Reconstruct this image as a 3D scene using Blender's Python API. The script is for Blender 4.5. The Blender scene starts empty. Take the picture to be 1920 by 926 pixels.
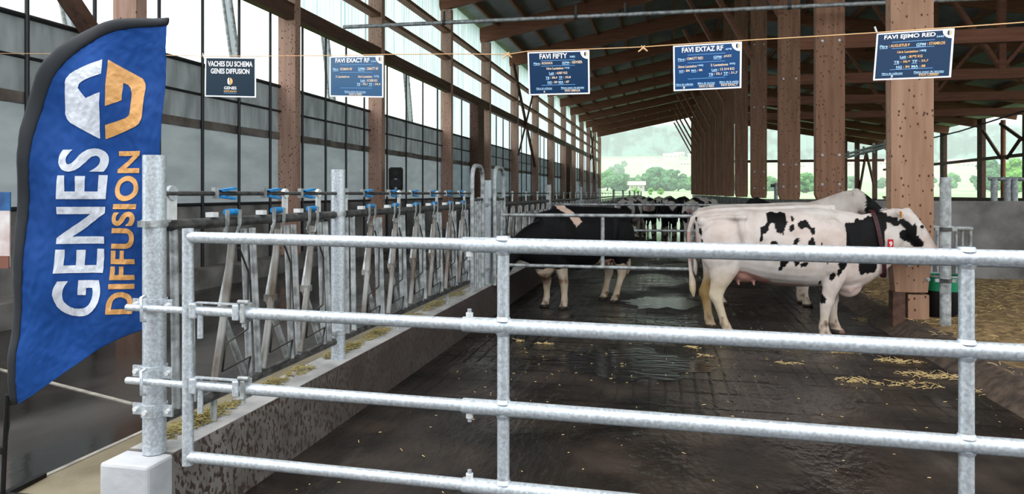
import bpy, bmesh, math, random
import numpy as np
from mathutils import Vector, Matrix, noise
random.seed(7)
SC = bpy.context.scene; COL = SC.collection
# ------------------------------------------------------------ camera
F = 1330.0; TH = math.atan(290 / F); S_, C_ = math.sin(TH), math.cos(TH); EYE = 1.6; HOR = 362.0
cam_d = bpy.data.cameras.new('camera'); cam = bpy.data.objects.new('camera', cam_d); COL.objects.link(cam)
cam.location = (0, 0, EYE); cam.rotation_euler = (math.pi / 2, 0, TH)
cam_d.sensor_width = 36; cam_d.lens = 36 * F / 1920
cam_d.shift_y = -(463 - HOR) / 1920; cam_d.clip_end = 5000; cam_d.clip_start = .05
SC.camera = cam
# ------------------------------------------------------------ world / light / exposure
SC.view_settings.view_transform = 'Standard'; SC.view_settings.look = 'None'
SC.view_settings.exposure = 0.34; SC.view_settings.gamma = 1; SC.view_settings.use_curve_mapping = False
W = bpy.data.worlds.new('overcast_sky'); SC.world = W; W.use_nodes = True
nt = W.node_tree; bg = nt.nodes['Background']
tc = nt.nodes.new('ShaderNodeTexCoord'); sp = nt.nodes.new('ShaderNodeSeparateXYZ'); rp = nt.nodes.new('ShaderNodeValToRGB')
nt.links.new(tc.outputs['Generated'], sp.inputs[0]); nt.links.new(sp.outputs['Z'], rp.inputs[0]); nt.links.new(rp.outputs[0], bg.inputs[0])
rp.color_ramp.elements[0].position = 0; rp.color_ramp.elements[0].color = (.80, .88, .93, 1)
rp.color_ramp.elements[1].position = .7; rp.color_ramp.elements[1].color = (1, 1, 1, 1)
bg.inputs[1].default_value = 2.3
SC.cycles.max_bounces = 14; SC.cycles.diffuse_bounces = 4; SC.cycles.volume_bounces = 12; SC.cycles.transparent_max_bounces = 12
SC.cycles.sample_clamp_indirect = 8
sun_d = bpy.data.lights.new('soft_sun', 'SUN'); sun_d.energy = 2.0; sun_d.angle = math.radians(40); sun_d.color = (1, .99, .97)
sun = bpy.data.objects.new('soft_sun', sun_d); COL.objects.link(sun); sun.location = (0, -5, 30)
sun.rotation_euler = (math.radians(10), math.radians(-6), 0)

# ------------------------------------------------------------ pixel rays -> points at a real distance
def at(px, py, d):
    xc = (px - 960) / F * d
    return Vector((xc * C_ - d * S_, xc * S_ + d * C_, EYE - (py - HOR) / F * d))
def at_y(px, py, Y):
    xc = (px - 960) / F; return at(px, py, Y / (xc * S_ + C_))
def at_x(px, py, X):
    xc = (px - 960) / F; return at(px, py, X / (xc * C_ - S_))
# ------------------------------------------------------------ materials
def mat(name, col, rough=.6, metal=0, col2=None, scale=8, detail=4, bump=0, bscale=None, stretch=(1, 1, 1), spec=None, coords='Object', lo=.35, hi=.65, rough2=None, trans=0):
    m = bpy.data.materials.new(name); m.use_nodes = True; n = m.node_tree.nodes; l = m.node_tree.links
    b = n['Principled BSDF']; b.inputs['Roughness'].default_value = rough; b.inputs['Metallic'].default_value = metal
    b.inputs['Base Color'].default_value = (*col, 1)
    if spec is not None: b.inputs['Specular IOR Level'].default_value = spec
    if trans: b.inputs['Transmission Weight'].default_value = trans
    t = n.new('ShaderNodeTexCoord'); mp = n.new('ShaderNodeMapping'); mp.inputs['Scale'].default_value = stretch
    l.new(t.outputs[coords], mp.inputs[0]); m['mp'] = 1
    if col2 is not None:
        nz = n.new('ShaderNodeTexNoise'); nz.inputs['Scale'].default_value = scale; nz.inputs['Detail'].default_value = detail
        l.new(mp.outputs[0], nz.inputs['Vector'])
        r = n.new('ShaderNodeValToRGB'); r.color_ramp.elements[0].position = lo; r.color_ramp.elements[1].position = hi
        r.color_ramp.elements[0].color = (*col, 1); r.color_ramp.elements[1].color = (*col2, 1)
        l.new(nz.outputs['Fac'], r.inputs[0]); l.new(r.outputs[0], b.inputs['Base Color'])
        if rough2 is not None:
            mr = n.new('ShaderNodeMapRange'); mr.inputs[1].default_value = lo; mr.inputs[2].default_value = hi
            mr.inputs[3].default_value = rough; mr.inputs[4].default_value = rough2
            l.new(nz.outputs['Fac'], mr.inputs[0]); l.new(mr.outputs[0], b.inputs['Roughness'])
    if bump:
        nb = n.new('ShaderNodeTexNoise'); nb.inputs['Scale'].default_value = bscale or scale * 3; nb.inputs['Detail'].default_value = 5
        l.new(mp.outputs[0], nb.inputs['Vector'])
        bp = n.new('ShaderNodeBump'); bp.inputs['Strength'].default_value = bump; bp.inputs['Distance'].default_value = .02
        l.new(nb.outputs['Fac'], bp.inputs['Height']); l.new(bp.outputs[0], b.inputs['Normal'])
    return m
def wood(name, a, b2, knot=(.09, .04, .025), axis=2, kn=True):
    m = bpy.data.materials.new(name); m.use_nodes = True; n = m.node_tree.nodes; l = m.node_tree.links
    b = n['Principled BSDF']; b.inputs['Roughness'].default_value = .7; b.inputs['Specular IOR Level'].default_value = .25
    g = n.new('ShaderNodeNewGeometry'); mp = n.new('ShaderNodeMapping'); st = [14, 14, 14]; st[axis] = 1.1
    mp.inputs['Scale'].default_value = st; l.new(g.outputs['Position'], mp.inputs[0])
    nz = n.new('ShaderNodeTexNoise'); nz.inputs['Scale'].default_value = 1; nz.inputs['Detail'].default_value = 6; l.new(mp.outputs[0], nz.inputs['Vector'])
    r = n.new('ShaderNodeValToRGB'); r.color_ramp.elements[0].position = .3; r.color_ramp.elements[1].position = .7
    r.color_ramp.elements[0].color = (*a, 1); r.color_ramp.elements[1].color = (*b2, 1); l.new(nz.outputs['Fac'], r.inputs[0])
    out = r.outputs[0]
    if kn:
        mk = n.new('ShaderNodeMapping'); st = [17, 17, 17]; st[axis] = 12; mk.inputs['Scale'].default_value = st; l.new(g.outputs['Position'], mk.inputs[0])
        v = n.new('ShaderNodeTexVoronoi'); v.inputs['Scale'].default_value = 1; v.inputs['Randomness'].default_value = 1; l.new(mk.outputs[0], v.inputs['Vector'])
        k = n.new('ShaderNodeMapRange'); k.inputs[1].default_value = .15; k.inputs[2].default_value = .24; k.inputs[3].default_value = 1; k.inputs[4].default_value = 0
        l.new(v.outputs['Distance'], k.inputs[0])
        mx = n.new('ShaderNodeMix'); mx.data_type = 'RGBA'; mx.inputs['B'].default_value = (*knot, 1)
        l.new(k.outputs[0], mx.inputs['Factor']); l.new(out, mx.inputs['A']); out = mx.outputs['Result']
    l.new(out, b.inputs['Base Color'])
    return m
M = {}
M['galv'] = mat('galvanised_steel', (.40, .44, .48), .36, .45, (.60, .66, .71), 75, 4, .03, 120, rough2=.46)
M['galv_old'] = mat('weathered_galvanised_steel', (.22, .235, .24), .45, .45, (.52, .55, .56), 14, 5, .15, 50, rough2=.6)
M['galv_dark'] = mat('dark_oxidised_steel', (.035, .036, .036), .5, .4, (.11, .11, .105), 18, 5, .2, 60)
M['rust_bar'] = mat('rubbed_steel_bar', (.10, .075, .055), .5, .4, (.30, .30, .29), 7, 5, .1, 40, stretch=(1, 1, .5))
M['wire'] = mat('dark_wire', (.05, .048, .045), .5, .6)
M['blue'] = mat('blue_plastic', (.01, .16, .42), .45, col2=(.015, .26, .60), scale=30)
M['white_metal'] = mat('bright_zinc_plate', (.62, .65, .66), .45, .2, (.8, .82, .83), 20)
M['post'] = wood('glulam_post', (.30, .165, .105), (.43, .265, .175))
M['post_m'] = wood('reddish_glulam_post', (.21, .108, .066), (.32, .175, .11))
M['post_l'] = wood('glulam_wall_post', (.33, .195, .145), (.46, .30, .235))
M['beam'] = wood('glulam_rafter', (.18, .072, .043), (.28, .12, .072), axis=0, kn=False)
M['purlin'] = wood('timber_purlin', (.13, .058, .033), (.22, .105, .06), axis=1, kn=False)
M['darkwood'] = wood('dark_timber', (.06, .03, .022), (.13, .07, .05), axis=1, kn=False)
M['roof'] = mat('roof_sheet', (.22, .235, .245), .6, col2=(.30, .315, .325), scale=1.5)
M['black'] = mat('black_steel', (.018, .02, .022), .45, .3)
M['curtain'] = mat('grey_curtain_cloth', (.24, .265, .285), .75, col2=(.31, .335, .36), scale=2, bump=.5, bscale=3, stretch=(1, .6, 2))
def glow_through(m, w):
    n = m.node_tree.nodes; l = m.node_tree.links; b = n['Principled BSDF']; t = n.new('ShaderNodeBsdfTranslucent'); x = n.new('ShaderNodeMixShader'); x.inputs[0].default_value = w
    l.new(b.inputs['Base Color'].links[0].from_socket, t.inputs[0]); l.new(b.outputs[0], x.inputs[1]); l.new(t.outputs[0], x.inputs[2]); l.new(x.outputs[0], n['Material Output'].inputs[0])
M['curtain_up'] = mat('grey_curtain_flap', (.15, .16, .17), .75, col2=(.26, .275, .29), scale=2.4, bump=.7, bscale=4, stretch=(1, 2, .5))
glow_through(M['curtain'], .42); glow_through(M['curtain_up'], .30)
M['stain'] = mat('dirty_curtain_roll', (.07, .048, .038), .85, col2=(.20, .18, .165), scale=3, lo=.3, hi=.7)
M['concrete'] = mat('concrete', (.26, .26, .26), .8, col2=(.42, .42, .41), scale=5, detail=8, bump=.3, bscale=30)
M['conc_white'] = mat('pale_concrete', (.36, .375, .40), .8, col2=(.46, .475, .50), scale=5, detail=8, bump=.15, bscale=30)
M['conc_wall'] = mat('stained_concrete', (.10, .095, .088), .85, col2=(.25, .24, .23), scale=2.2, detail=9, bump=.3, bscale=20)
M['string'] = mat('orange_twine', (.75, .45, .22), .8)
M['sign_blue'] = mat('navy_laminated_card', (.005, .030, .085), .25, spec=.2)
M['sign_blue2'] = mat('mid_blue_laminated_card', (.008, .055, .17), .25, spec=.2)
M['sign_blue3'] = mat('dark_slate_laminated_card', (.008, .025, .045), .25, spec=.2)
M['sign_blue_sheen'] = mat('blue_card_painted_sheen', (.03, .10, .21), .18, spec=.5)  # paler base colour stands in for sky reflected in the glossy card
M['sign_white'] = mat('white_print', (.85, .87, .9), .3)
M['sign_rule'] = mat('light_blue_print', (.10, .30, .62), .3)
M['sign_lblue'] = mat('sky_blue_print', (.42, .68, .95), .3)
M['sign_cream'] = mat('cream_print', (.85, .66, .48), .3)
M['sign_orange'] = mat('orange_print', (.85, .48, .16), .4)
M['plastic_black'] = mat('black_plastic', (.005, .005, .0055), .5, spec=.25)
M['tub_green'] = mat('green_plastic', (.0, .22, .10), .4)
M['hoof'] = mat('dark_hoof', (.03, .025, .02), .6)

# ------------------------------------------------------------ mesh builder
class MB:
    def __init__(s): s.v = []; s.f = []; s.m = []; s.sm = []; s.mats = []
    def mi(s, m):
        if m not in s.mats: s.mats.append(m)
        return s.mats.index(m)
    def add(s, vs, fs, m, smooth=False):
        o = len(s.v); k = s.mi(m); s.v += [tuple(p) for p in vs]
        for f in fs: s.f.append(tuple(i + o for i in f)); s.m.append(k); s.sm.append(smooth)
        return s
    def box(s, lo, hi, m, bev=0):
        x0, y0, z0 = lo; x1, y1, z1 = hi
        if bev:
            return s.hull_box(lo, hi, m, bev)
        vs = [(x0, y0, z0), (x1, y0, z0), (x1, y1, z0), (x0, y1, z0), (x0, y0, z1), (x1, y0, z1), (x1, y1, z1), (x0, y1, z1)]
        return s.add(vs, [(0, 3, 2, 1), (4, 5, 6, 7), (0, 1, 5, 4), (1, 2, 6, 5), (2, 3, 7, 6), (3, 0, 4, 7)], m)
    def hull_box(s, lo, hi, m, b):
        bm = bmesh.new(); bmesh.ops.create_cube(bm, size=1)
        for v in bm.verts: v.co = Vector([lo[i] + (v.co[i] + .5) * (hi[i] - lo[i]) for i in range(3)])
        bmesh.ops.bevel(bm, geom=bm.edges[:], offset=b, segments=2, affect='EDGES', profile=.5)
        s.bm(bm, m); return s
    def bm(s, bm, m, smooth=False):
        bm.verts.index_update(); s.add([v.co for v in bm.verts], [[v.index for v in f.verts] for f in bm.faces], m, smooth); bm.free(); return s
    def prism(s, a, b, w, h, m, up=(0, 0, 1)):
        """bar from a to b, width w sideways, height h along up"""
        a = Vector(a); b = Vector(b); d = (b - a).normalized(); up = Vector(up); sd = d.cross(up).normalized(); u = sd.cross(d).normalized()
        vs = []
        for p in (a, b):
            for i, j in ((-1, -1), (1, -1), (1, 1), (-1, 1)): vs.append(p + sd * (w / 2 * i) + u * (h / 2 * j))
        return s.add(vs, [(0, 1, 2, 3), (7, 6, 5, 4), (0, 4, 5, 1), (1, 5, 6, 2), (2, 6, 7, 3), (3, 7, 4, 0)], m)
    def tube(s, pts, r, m, seg=12, caps=True, hollow=False):
        pts = [Vector(p) for p in pts]; n = len(pts)
        rr = r if isinstance(r, (list, tuple)) else [r] * n
        d0 = (pts[1] - pts[0]).normalized(); u = d0.orthogonal().normalized(); rings = []; vs = []
        for i, p in enumerate(pts):
            d = ((pts[min(i + 1, n - 1)] - pts[i]).normalized() + (pts[i] - pts[max(i - 1, 0)]).normalized())
            d = d.normalized() if d.length > 1e-6 else d0
            u = (u - d * u.dot(d)).normalized(); w = d.cross(u)
            for k in range(seg):
                a = 2 * math.pi * k / seg; vs.append(p + (u * math.cos(a) + w * math.sin(a)) * rr[i])
        fs = [(i * seg + k, i * seg + (k + 1) % seg, (i + 1) * seg + (k + 1) % seg, (i + 1) * seg + k) for i in range(n - 1) for k in range(seg)]
        s.add(vs, fs, m, True)
        if caps:
            s.add(vs[:seg], [tuple(reversed(range(seg)))], m); s.add(vs[-seg:], [tuple(range(seg))], m)
        return s
    def loft(s, secs, m, seg=20, ex=2.0):
        """secs: (centre, axisA, axisB) ; closed"""
        vs = []
        for c, A, B in secs:
            c, A, B = Vector(c), Vector(A), Vector(B)
            for k in range(seg):
                t = 2 * math.pi * k / seg; ct, st = math.cos(t), math.sin(t)
                vs.append(c + A * (math.copysign(abs(ct) ** (2 / ex), ct)) + B * (math.copysign(abs(st) ** (2 / ex), st)))
        n = len(secs)
        fs = [(i * seg + k, i * seg + (k + 1) % seg, (i + 1) * seg + (k + 1) % seg, (i + 1) * seg + k) for i in range(n - 1) for k in range(seg)]
        fs += [tuple(reversed(range(seg))), tuple((n - 1) * seg + k for k in range(seg))]
        return s.add(vs, fs, m, True)
    def ell(s, c, r, m, seg=14):
        bm = bmesh.new(); bmesh.ops.create_uvsphere(bm, u_segments=seg, v_segments=max(6, seg * 2 // 3), radius=1)
        for v in bm.verts: v.co = Vector((c[0] + v.co.x * r[0], c[1] + v.co.y * r[1], c[2] + v.co.z * r[2]))
        return s.bm(bm, m, True)
    def mesh(s, name):
        me = bpy.data.meshes.new(name); me.from_pydata(s.v, [], s.f); 
        for k in s.mats: me.materials.append(k if not isinstance(k, str) else M[k])
        me.polygons.foreach_set('material_index', s.m); me.polygons.foreach_set('use_smooth', s.sm); me.update(); return me
    def build(s, name, parent=None, origin=None):
        """ONE linked object; origin = where its pivot sits in world space"""
        me = s.mesh(name); o = bpy.data.objects.new(name, me); COL.objects.link(o)
        if parent is not None:
            o.parent = parent
            q = parent
            while q is not None and q.get('wo') is None: q = q.parent
            if q is not None: me.transform(Matrix.Translation(-Vector(q['wo'])))
        elif origin is not None:
            me.transform(Matrix.Translation(-Vector(origin))); o.location = origin
        return o
def tag(o, label=None, cat=None, group=None, kind=None):
    if label: o['label'] = label
    if cat: o['category'] = cat
    if group: o['group'] = group
    if kind: o['kind'] = kind
    return o
def thing(name, label, cat, loc=(0, 0, 0), group=None, rz=0):
    o = bpy.data.objects.new(name, None); COL.objects.link(o); o.location = loc; o.rotation_euler.z = rz; o.empty_display_size = .1
    return tag(o, label, cat, group)
def struct(name, mb): return tag(mb.build(name), kind='structure')
def copy_tree(o, parent=None):
    c = o.copy(); COL.objects.link(c)
    if parent is not None: c.parent = parent
    for ch in o.children: copy_tree(ch, c)
    return c
ORD = ['nearest', 'second', 'third', 'fourth', 'fifth', 'sixth', 'seventh', 'eighth', 'ninth', 'tenth', 'eleventh', 'twelfth', 'thirteenth', 'fourteenth', 'fifteenth', 'sixteenth', 'seventeenth', 'eighteenth', 'nineteenth', 'twentieth']
def G(v): return M[v] if isinstance(v, str) else v

# ============================================================ LARGE STRUCTURE
XL = -6.9; XP = 2.5; XE = 21.0
YL = [4.0, 8.16, 12.3, 16.5, 22.3] + [27.5 + 5.45 * k for k in range(10)]
YR = [4.7, 8.88, 12.98, 17.1, 22.57] + [27.7 + 5.45 * k for k in range(10)]
AZ = .15                     # feed aisle floor level
CURB = .40
def zL(x): return 7.7 + .2 * (x - XL)
def zR(x): return 9.62 - .186 * (x - XP)
# floors
def floor_mat():
    m = bpy.data.materials.new('wet_grooved_concrete'); m.use_nodes = True; n = m.node_tree.nodes; l = m.node_tree.links; b = n['Principled BSDF']
    g = n.new('ShaderNodeNewGeometry')
    def nz(sc, det, st=(1, 1, 1)):
        mp = n.new('ShaderNodeMapping'); mp.inputs['Scale'].default_value = st; l.new(g.outputs['Position'], mp.inputs[0])
        t = n.new('ShaderNodeTexNoise'); t.inputs['Scale'].default_value = sc; t.inputs['Detail'].default_value = det; l.new(mp.outputs[0], t.inputs['Vector']); return t.outputs['Fac']
    a = nz(1.6, 10); r = n.new('ShaderNodeValToRGB'); l.new(a, r.inputs[0])
    e = r.color_ramp.elements; e[0].position = .36; e[0].color = (.008, .007, .006, 1); e[1].position = .70; e[1].color = (.045, .034, .027, 1)
    k = e.new(.52); k.color = (.019, .015, .0125, 1)
    # pale scraped streaks
    st = nz(2.2, 8, (1.6, .5, 1)); r2 = n.new('ShaderNodeMapRange'); r2.inputs[1].default_value = .60; r2.inputs[2].default_value = .85; l.new(st, r2.inputs[0])
    mx = n.new('ShaderNodeMix'); mx.data_type = 'RGBA'; mx.inputs['B'].default_value = (.075, .065, .056, 1); l.new(r2.outputs[0], mx.inputs['Factor']); l.new(r.outputs[0], mx.inputs['A'])
    base_out = mx.outputs['Result']
    w = nz(.8, 7, (1, .8, 1)); mr = n.new('ShaderNodeMapRange'); mr.inputs[1].default_value = .42; mr.inputs[2].default_value = .60; mr.inputs[3].default_value = .09; mr.inputs[4].default_value = .52
    l.new(w, mr.inputs[0]); l.new(mr.outputs[0], b.inputs['Roughness']); b.inputs['Specular IOR Level'].default_value = .36
    # grooves running down the barn, broken by cross chips, plus ripples
    sx = n.new('ShaderNodeSeparateXYZ'); l.new(g.outputs['Position'], sx.inputs[0])
    def lines(sock, pitch, width):
        jt = n.new('ShaderNodeMath'); jt.operation = 'MULTIPLY_ADD'; jt.inputs[1].default_value = .05; l.new(nz(2.5, 3), jt.inputs[0]); l.new(sock, jt.inputs[2])
        dv = n.new('ShaderNodeMath'); dv.operation = 'DIVIDE'; dv.inputs[1].default_value = pitch; l.new(jt.outputs[0], dv.inputs[0])
        fr = n.new('ShaderNodeMath'); fr.operation = 'FRACT'; l.new(dv.outputs[0], fr.inputs[0])
        mr_ = n.new('ShaderNodeMapRange'); mr_.inputs[1].default_value = 0; mr_.inputs[2].default_value = width; l.new(fr.outputs[0], mr_.inputs[0]); return mr_.outputs[0]
    lx = lines(sx.outputs['X'], .125, .22); ly = lines(sx.outputs['Y'], .42, .10)
    mm = n.new('ShaderNodeMath'); mm.operation = 'MINIMUM'; l.new(lx, mm.inputs[0]); l.new(ly, mm.inputs[1])
    fade = n.new('ShaderNodeMapRange'); fade.inputs[1].default_value = 4.2; fade.inputs[2].default_value = 6.5; l.new(sx.outputs['Y'], fade.inputs[0])
    brk = n.new('ShaderNodeMapRange'); brk.inputs[1].default_value = .34; brk.inputs[2].default_value = .48; l.new(nz(1.3, 4), brk.inputs[0])
    fb = n.new('ShaderNodeMath'); fb.operation = 'MULTIPLY'; l.new(fade.outputs[0], fb.inputs[0]); l.new(brk.outputs[0], fb.inputs[1])
    gr = n.new('ShaderNodeMath'); gr.operation = 'MULTIPLY'; l.new(mm.outputs[0], gr.inputs[0]); l.new(fb.outputs[0], gr.inputs[1])
    iv = n.new('ShaderNodeMath'); iv.operation = 'SUBTRACT'; iv.inputs[0].default_value = 1; l.new(mm.outputs[0], iv.inputs[1]); dk = n.new('ShaderNodeMath'); dk.operation = 'MULTIPLY'; l.new(iv.outputs[0], dk.inputs[0]); l.new(fb.outputs[0], dk.inputs[1])
    mg = n.new('ShaderNodeMix'); mg.data_type = 'RGBA'; mg.inputs['B'].default_value = (.004, .0035, .003, 1); l.new(dk.outputs[0], mg.inputs['Factor']); l.new(base_out, mg.inputs['A']); l.new(mg.outputs['Result'], b.inputs['Base Color'])
    rip = nz(13, 5, (1.6, .8, 1)); lump = nz(4, 4)
    s1 = n.new('ShaderNodeMath'); s1.operation = 'MULTIPLY_ADD'; s1.inputs[1].default_value = .7; l.new(gr.outputs[0], s1.inputs[0]); l.new(rip, s1.inputs[2])
    s2 = n.new('ShaderNodeMath'); s2.operation = 'MULTIPLY_ADD'; s2.inputs[1].default_value = 1.2; l.new(lump, s2.inputs[0]); l.new(s1.outputs[0], s2.inputs[2])
    bp = n.new('ShaderNodeBump'); bp.inputs['Strength'].default_value = .9; bp.inputs['Distance'].default_value = .013; l.new(s2.outputs[0], bp.inputs['Height']); l.new(bp.outputs[0], b.inputs['Normal'])
    return m
M['floor'] = floor_mat()
M['blocker_boards'] = wood('light_blocker_boards', (.05, .035, .028), (.10, .07, .055), kn=False)
M['outer_grass'] = mat('outer_grass', (.06, .11, .03), .9, col2=(.10, .17, .05), scale=2)
M['aisle'] = mat('wet_aisle_concrete', (.012, .0105, .0095), .10, col2=(.05, .046, .042), scale=.8, detail=8, stretch=(1.4, .7, 1), coords='Object', spec=.3, rough2=.45, bump=.05, bscale=8, lo=.42, hi=.64)
M['table'] = mat('feed_table_strip', (.15, .125, .075), .55, col2=(.22, .19, .13), scale=3, detail=8, bump=.2, bscale=20)
M['joint'] = mat('pale_floor_joint', (.33, .31, .27), .7, col2=(.18, .17, .15), scale=9)
M['yard'] = mat('yard_concrete', (.17, .17, .165), .9, col2=(.23, .23, .22), scale=1)
struct('floor', MB().box((-2.3, -12, -.2), (XE + .4, 77, 0), 'floor'))
struct('floor_feed_aisle', MB().box((-7.6, 1.2, -.2), (-3.11, 77, AZ), 'aisle'))
struct('floor_feed_table', MB().box((-3.11, 1.2, -.2), (-2.45, 77, AZ + .002), 'table'))
struct('floor_yard', MB().box((-30, -40, -.3), (-2.3, 1.2, AZ - .03), 'yard').box((-2.3, -40, -.3), (30, -12, -.01), 'yard'))
struct('floor_outside', MB().box((-60, 1.2, -.4), (-7.6, 77, -.1), 'outer_grass').box((XE + .4, -12, -.4), (90, 77, -.1), 'outer_grass'))
struct('back_light_block', MB().box((-26, -13.2, -.2), (26, -13, 6.2), 'blocker_boards'))  # added unseen wall behind the camera, cuts low sky light and floor reflections
struct('trim_1', MB().box((-3.125, 1.2, AZ), (-3.095, 77, AZ + .006), 'joint'))
struct('trim_2', MB().prism((-7.0, 5.35, AZ + .003), (-3.12, 4.05, AZ + .003), .03, .008, 'joint'))
# feed curb
def curb_mat():
    m = mat('dung_spattered_concrete', (.085, .075, .066), .8, col2=(.20, .185, .17), scale=4, detail=8, bump=.3, bscale=25)
    n = m.node_tree.nodes; l = m.node_tree.links; b = n['Principled BSDF']; src = b.inputs['Base Color'].links[0].from_socket
    g = n.new('ShaderNodeNewGeometry'); mp = n.new('ShaderNodeMapping'); mp.inputs['Scale'].default_value = (42, 42, 26); l.new(g.outputs['Position'], mp.inputs[0])
    t = n.new('ShaderNodeTexNoise'); t.inputs['Scale'].default_value = 1; t.inputs['Detail'].default_value = 3; l.new(mp.outputs[0], t.inputs['Vector'])
    k = n.new('ShaderNodeMapRange'); k.inputs[1].default_value = .52; k.inputs[2].default_value = .57; l.new(t.outputs['Fac'], k.inputs[0])
    sx = n.new('ShaderNodeSeparateXYZ'); l.new(g.outputs['Normal'], sx.inputs[0]); w = n.new('ShaderNodeMath'); w.operation = 'MULTIPLY'; l.new(k.outputs[0], w.inputs[0])
    ab = n.new('ShaderNodeMath'); ab.operation = 'GREATER_THAN'; ab.inputs[1].default_value = .5; l.new(sx.outputs['X'], ab.inputs[0]); l.new(ab.outputs[0], w.inputs[1])
    # heavier dirt further into the barn where the cows stand
    px = n.new('ShaderNodeSeparateXYZ'); l.new(g.outputs['Position'], px.inputs[0]); dr = n.new('ShaderNodeMapRange'); dr.inputs[1].default_value = 2.7; dr.inputs[2].default_value = 4.9; l.new(px.outputs['Y'], dr.inputs[0])
    d2 = n.new('ShaderNodeMath'); d2.operation = 'MULTIPLY'; l.new(dr.outputs[0], d2.inputs[0]); l.new(ab.outputs[0], d2.inputs[1])
    d3 = n.new('ShaderNodeMath'); d3.operation = 'MULTIPLY'; d3.inputs[1].default_value = .82; l.new(d2.outputs[0], d3.inputs[0])
    m0 = n.new('ShaderNodeMix'); m0.data_type = 'RGBA'; m0.inputs['B'].default_value = (.03, .02, .016, 1); l.new(d3.outputs[0], m0.inputs['Factor']); l.new(src, m0.inputs['A'])
    mx = n.new('ShaderNodeMix'); mx.data_type = 'RGBA'; mx.inputs['B'].default_value = (.035, .02, .014, 1); l.new(w.outputs[0], mx.inputs['Factor']); l.new(m0.outputs['Result'], mx.inputs['A'])
    l.new(mx.outputs['Result'], b.inputs['Base Color']); return m
M['curb'] = curb_mat()
cu = MB()
vs = []
for y in (2.86, 77):
    vs += [(-2.20, y, 0), (-2.215, y, CURB - .05), (-2.225, y, CURB), (-2.46, y, CURB), (-2.48, y, CURB - .05), (-2.48, y, 0)]
cu.add(vs, [(0, 1, 2, 3, 4, 5)[::-1], (6, 7, 8, 9, 10, 11)] + [(i, (i + 1) % 6, (i + 1) % 6 + 6, i + 6)[::-1] for i in range(6)], 'curb')
cb = thing('feed_curb', 'long low concrete feed curb under the locking feed fence, spattered with dung', 'curb', (-2.34, 2.86, 0)); cb['wo'] = (-2.34, 2.86, 0)
cu.build('curb_wall', cb)
MB().box((-2.462, 2.875, CURB - .004), (-2.226, 77, CURB + .003), 'concrete').build('worn_top', cb)
MB().box((-2.475, 2.70, -.02), (-2.225, 2.87, CURB - .003), 'conc_white', .014).build('end_block', cb)['label'] = 'clean pale concrete end block'
# straw pen kerb
kb = MB(); ys = [2.2 + .25 * i for i in range(43)]; vs = []
for y in ys:
    j = noise.noise((y * 2, 0, 0)) * .04
    vs += [(2.46 + j, y, 0), (2.57 + j, y, .10), (2.68 + j * .5, y, .155), (2.95, y, .16), (2.95, y, 0)]
kb.add(vs, [(i * 5 + k, i * 5 + (k + 1) % 5, (i + 1) * 5 + (k + 1) % 5, (i + 1) * 5 + k)[::-1] for i in range(42) for k in range(5)] + [(0, 1, 2, 3, 4), (214, 213, 212, 211, 210)], mat('dung_caked_kerb', (.035, .024, .018), .8, col2=(.10, .07, .05), scale=12, detail=8, bump=.8, bscale=18, coords='Object'))
tag(kb.build('pen_kerb'), 'low dung-caked kerb between the alley and the straw pen', 'kerb')
# ---- cross wall, row wall, left wall
struct('wall_right', MB().box((2.62, 13.0, 0), (12, 13.2, 1.47), 'conc_wall').box((2.6, 13.2, 0), (2.86, 76, 1.43), 'conc_wall'))
struct('wall_left', MB().box((-7.42, 4, 0), (-7.22, 77, 1.40), 'conc_wall').box((-7.3, 4, 0), (-6.82, 77, .43), 'conc_wall'))
struct('wall_far_right', MB().box((3.0, 76.5, 0), (XE + .3, 76.7, 1.0), 'conc_wall').box((XE, 40, 0), (XE + .2, 76.6, 1.15), 'conc_wall'))

# ---- timber posts
def bolt_ring(mb, x, z, y, r=.022):
    mb.tube([(x, y, z), (x, y - .012, z)], r, 'galv', 10); mb.tube([(x, y - .012, z), (x, y - .026, z)], r * .55, 'galv', 6)
def row_post(i, y):
    lb = 'row post'
    if i == 1:
        lab = 'thick pale timber post behind the spotted cow head, nearest of the row'
    elif i == 2: lab = 'thick timber post ending on the low wall above the spotted cow back'
    elif i == 0: return
    else: lab = f'{ORD[i-1]} thick timber post of the long row right of the alley'
    t = thing('timber_post', lab, 'post', (XP + .23, y, 0), 'timber posts of the alley row'); t['wo'] = (XP + .23, y, 0)
    m = MB(); zt = 9.56
    if i == 1:   # tapered foot on a stub
        z0 = .47
        o = [(XP + .02, .95), (XP + .06, z0), (XP + .40, z0), (XP + .46, 1.05), (XP + .46, zt), (XP, zt)]
    else:
        z0 = 1.45
        o = [(XP, z0 + .13), (XP + .05, z0), (XP + .44, z0), (XP + .46, z0 + .12), (XP + .46, zt), (XP, zt)]
    n = len(o); vs = [(x, y, z) for x, z in o] + [(x, y + .2, z) for x, z in o]
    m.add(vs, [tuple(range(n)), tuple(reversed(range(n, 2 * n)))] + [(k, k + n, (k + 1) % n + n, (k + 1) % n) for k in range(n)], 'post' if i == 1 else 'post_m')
    m.build('post_shaft', t)
    if i < 5:
        zz = [3.12, 3.12, 6] if i == 1 else [1.75, 2.25, 4.2, 6.1]
        for z in (([.78, .62, 3.18] if i == 1 else zz)):
            for sx in ((.1, .37) if z > 1.5 else ((.20,) if z > .7 else (.40,))):
                b = MB(); bolt_ring(b, XP + sx, z, y); b.build('bolt', t)
    if i == 1:
        tag(MB().box((XP + .03, y - .02, .0), (XP + .16, y + .14, z0), 'darkwood').box((XP + .2, y + .02, .0), (XP + .42, y + .18, z0 - .03), 'post').build('foot_block', t), 'two short timber blocks under the post')
    # knee brace up to the rafter
    tag(MB().prism((XP + .05, y + .1, 5.7), (.75, y + .08, 9.05), .12, .3, 'beam', up=(0, 1, 0)).build('knee_brace', t))
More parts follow.
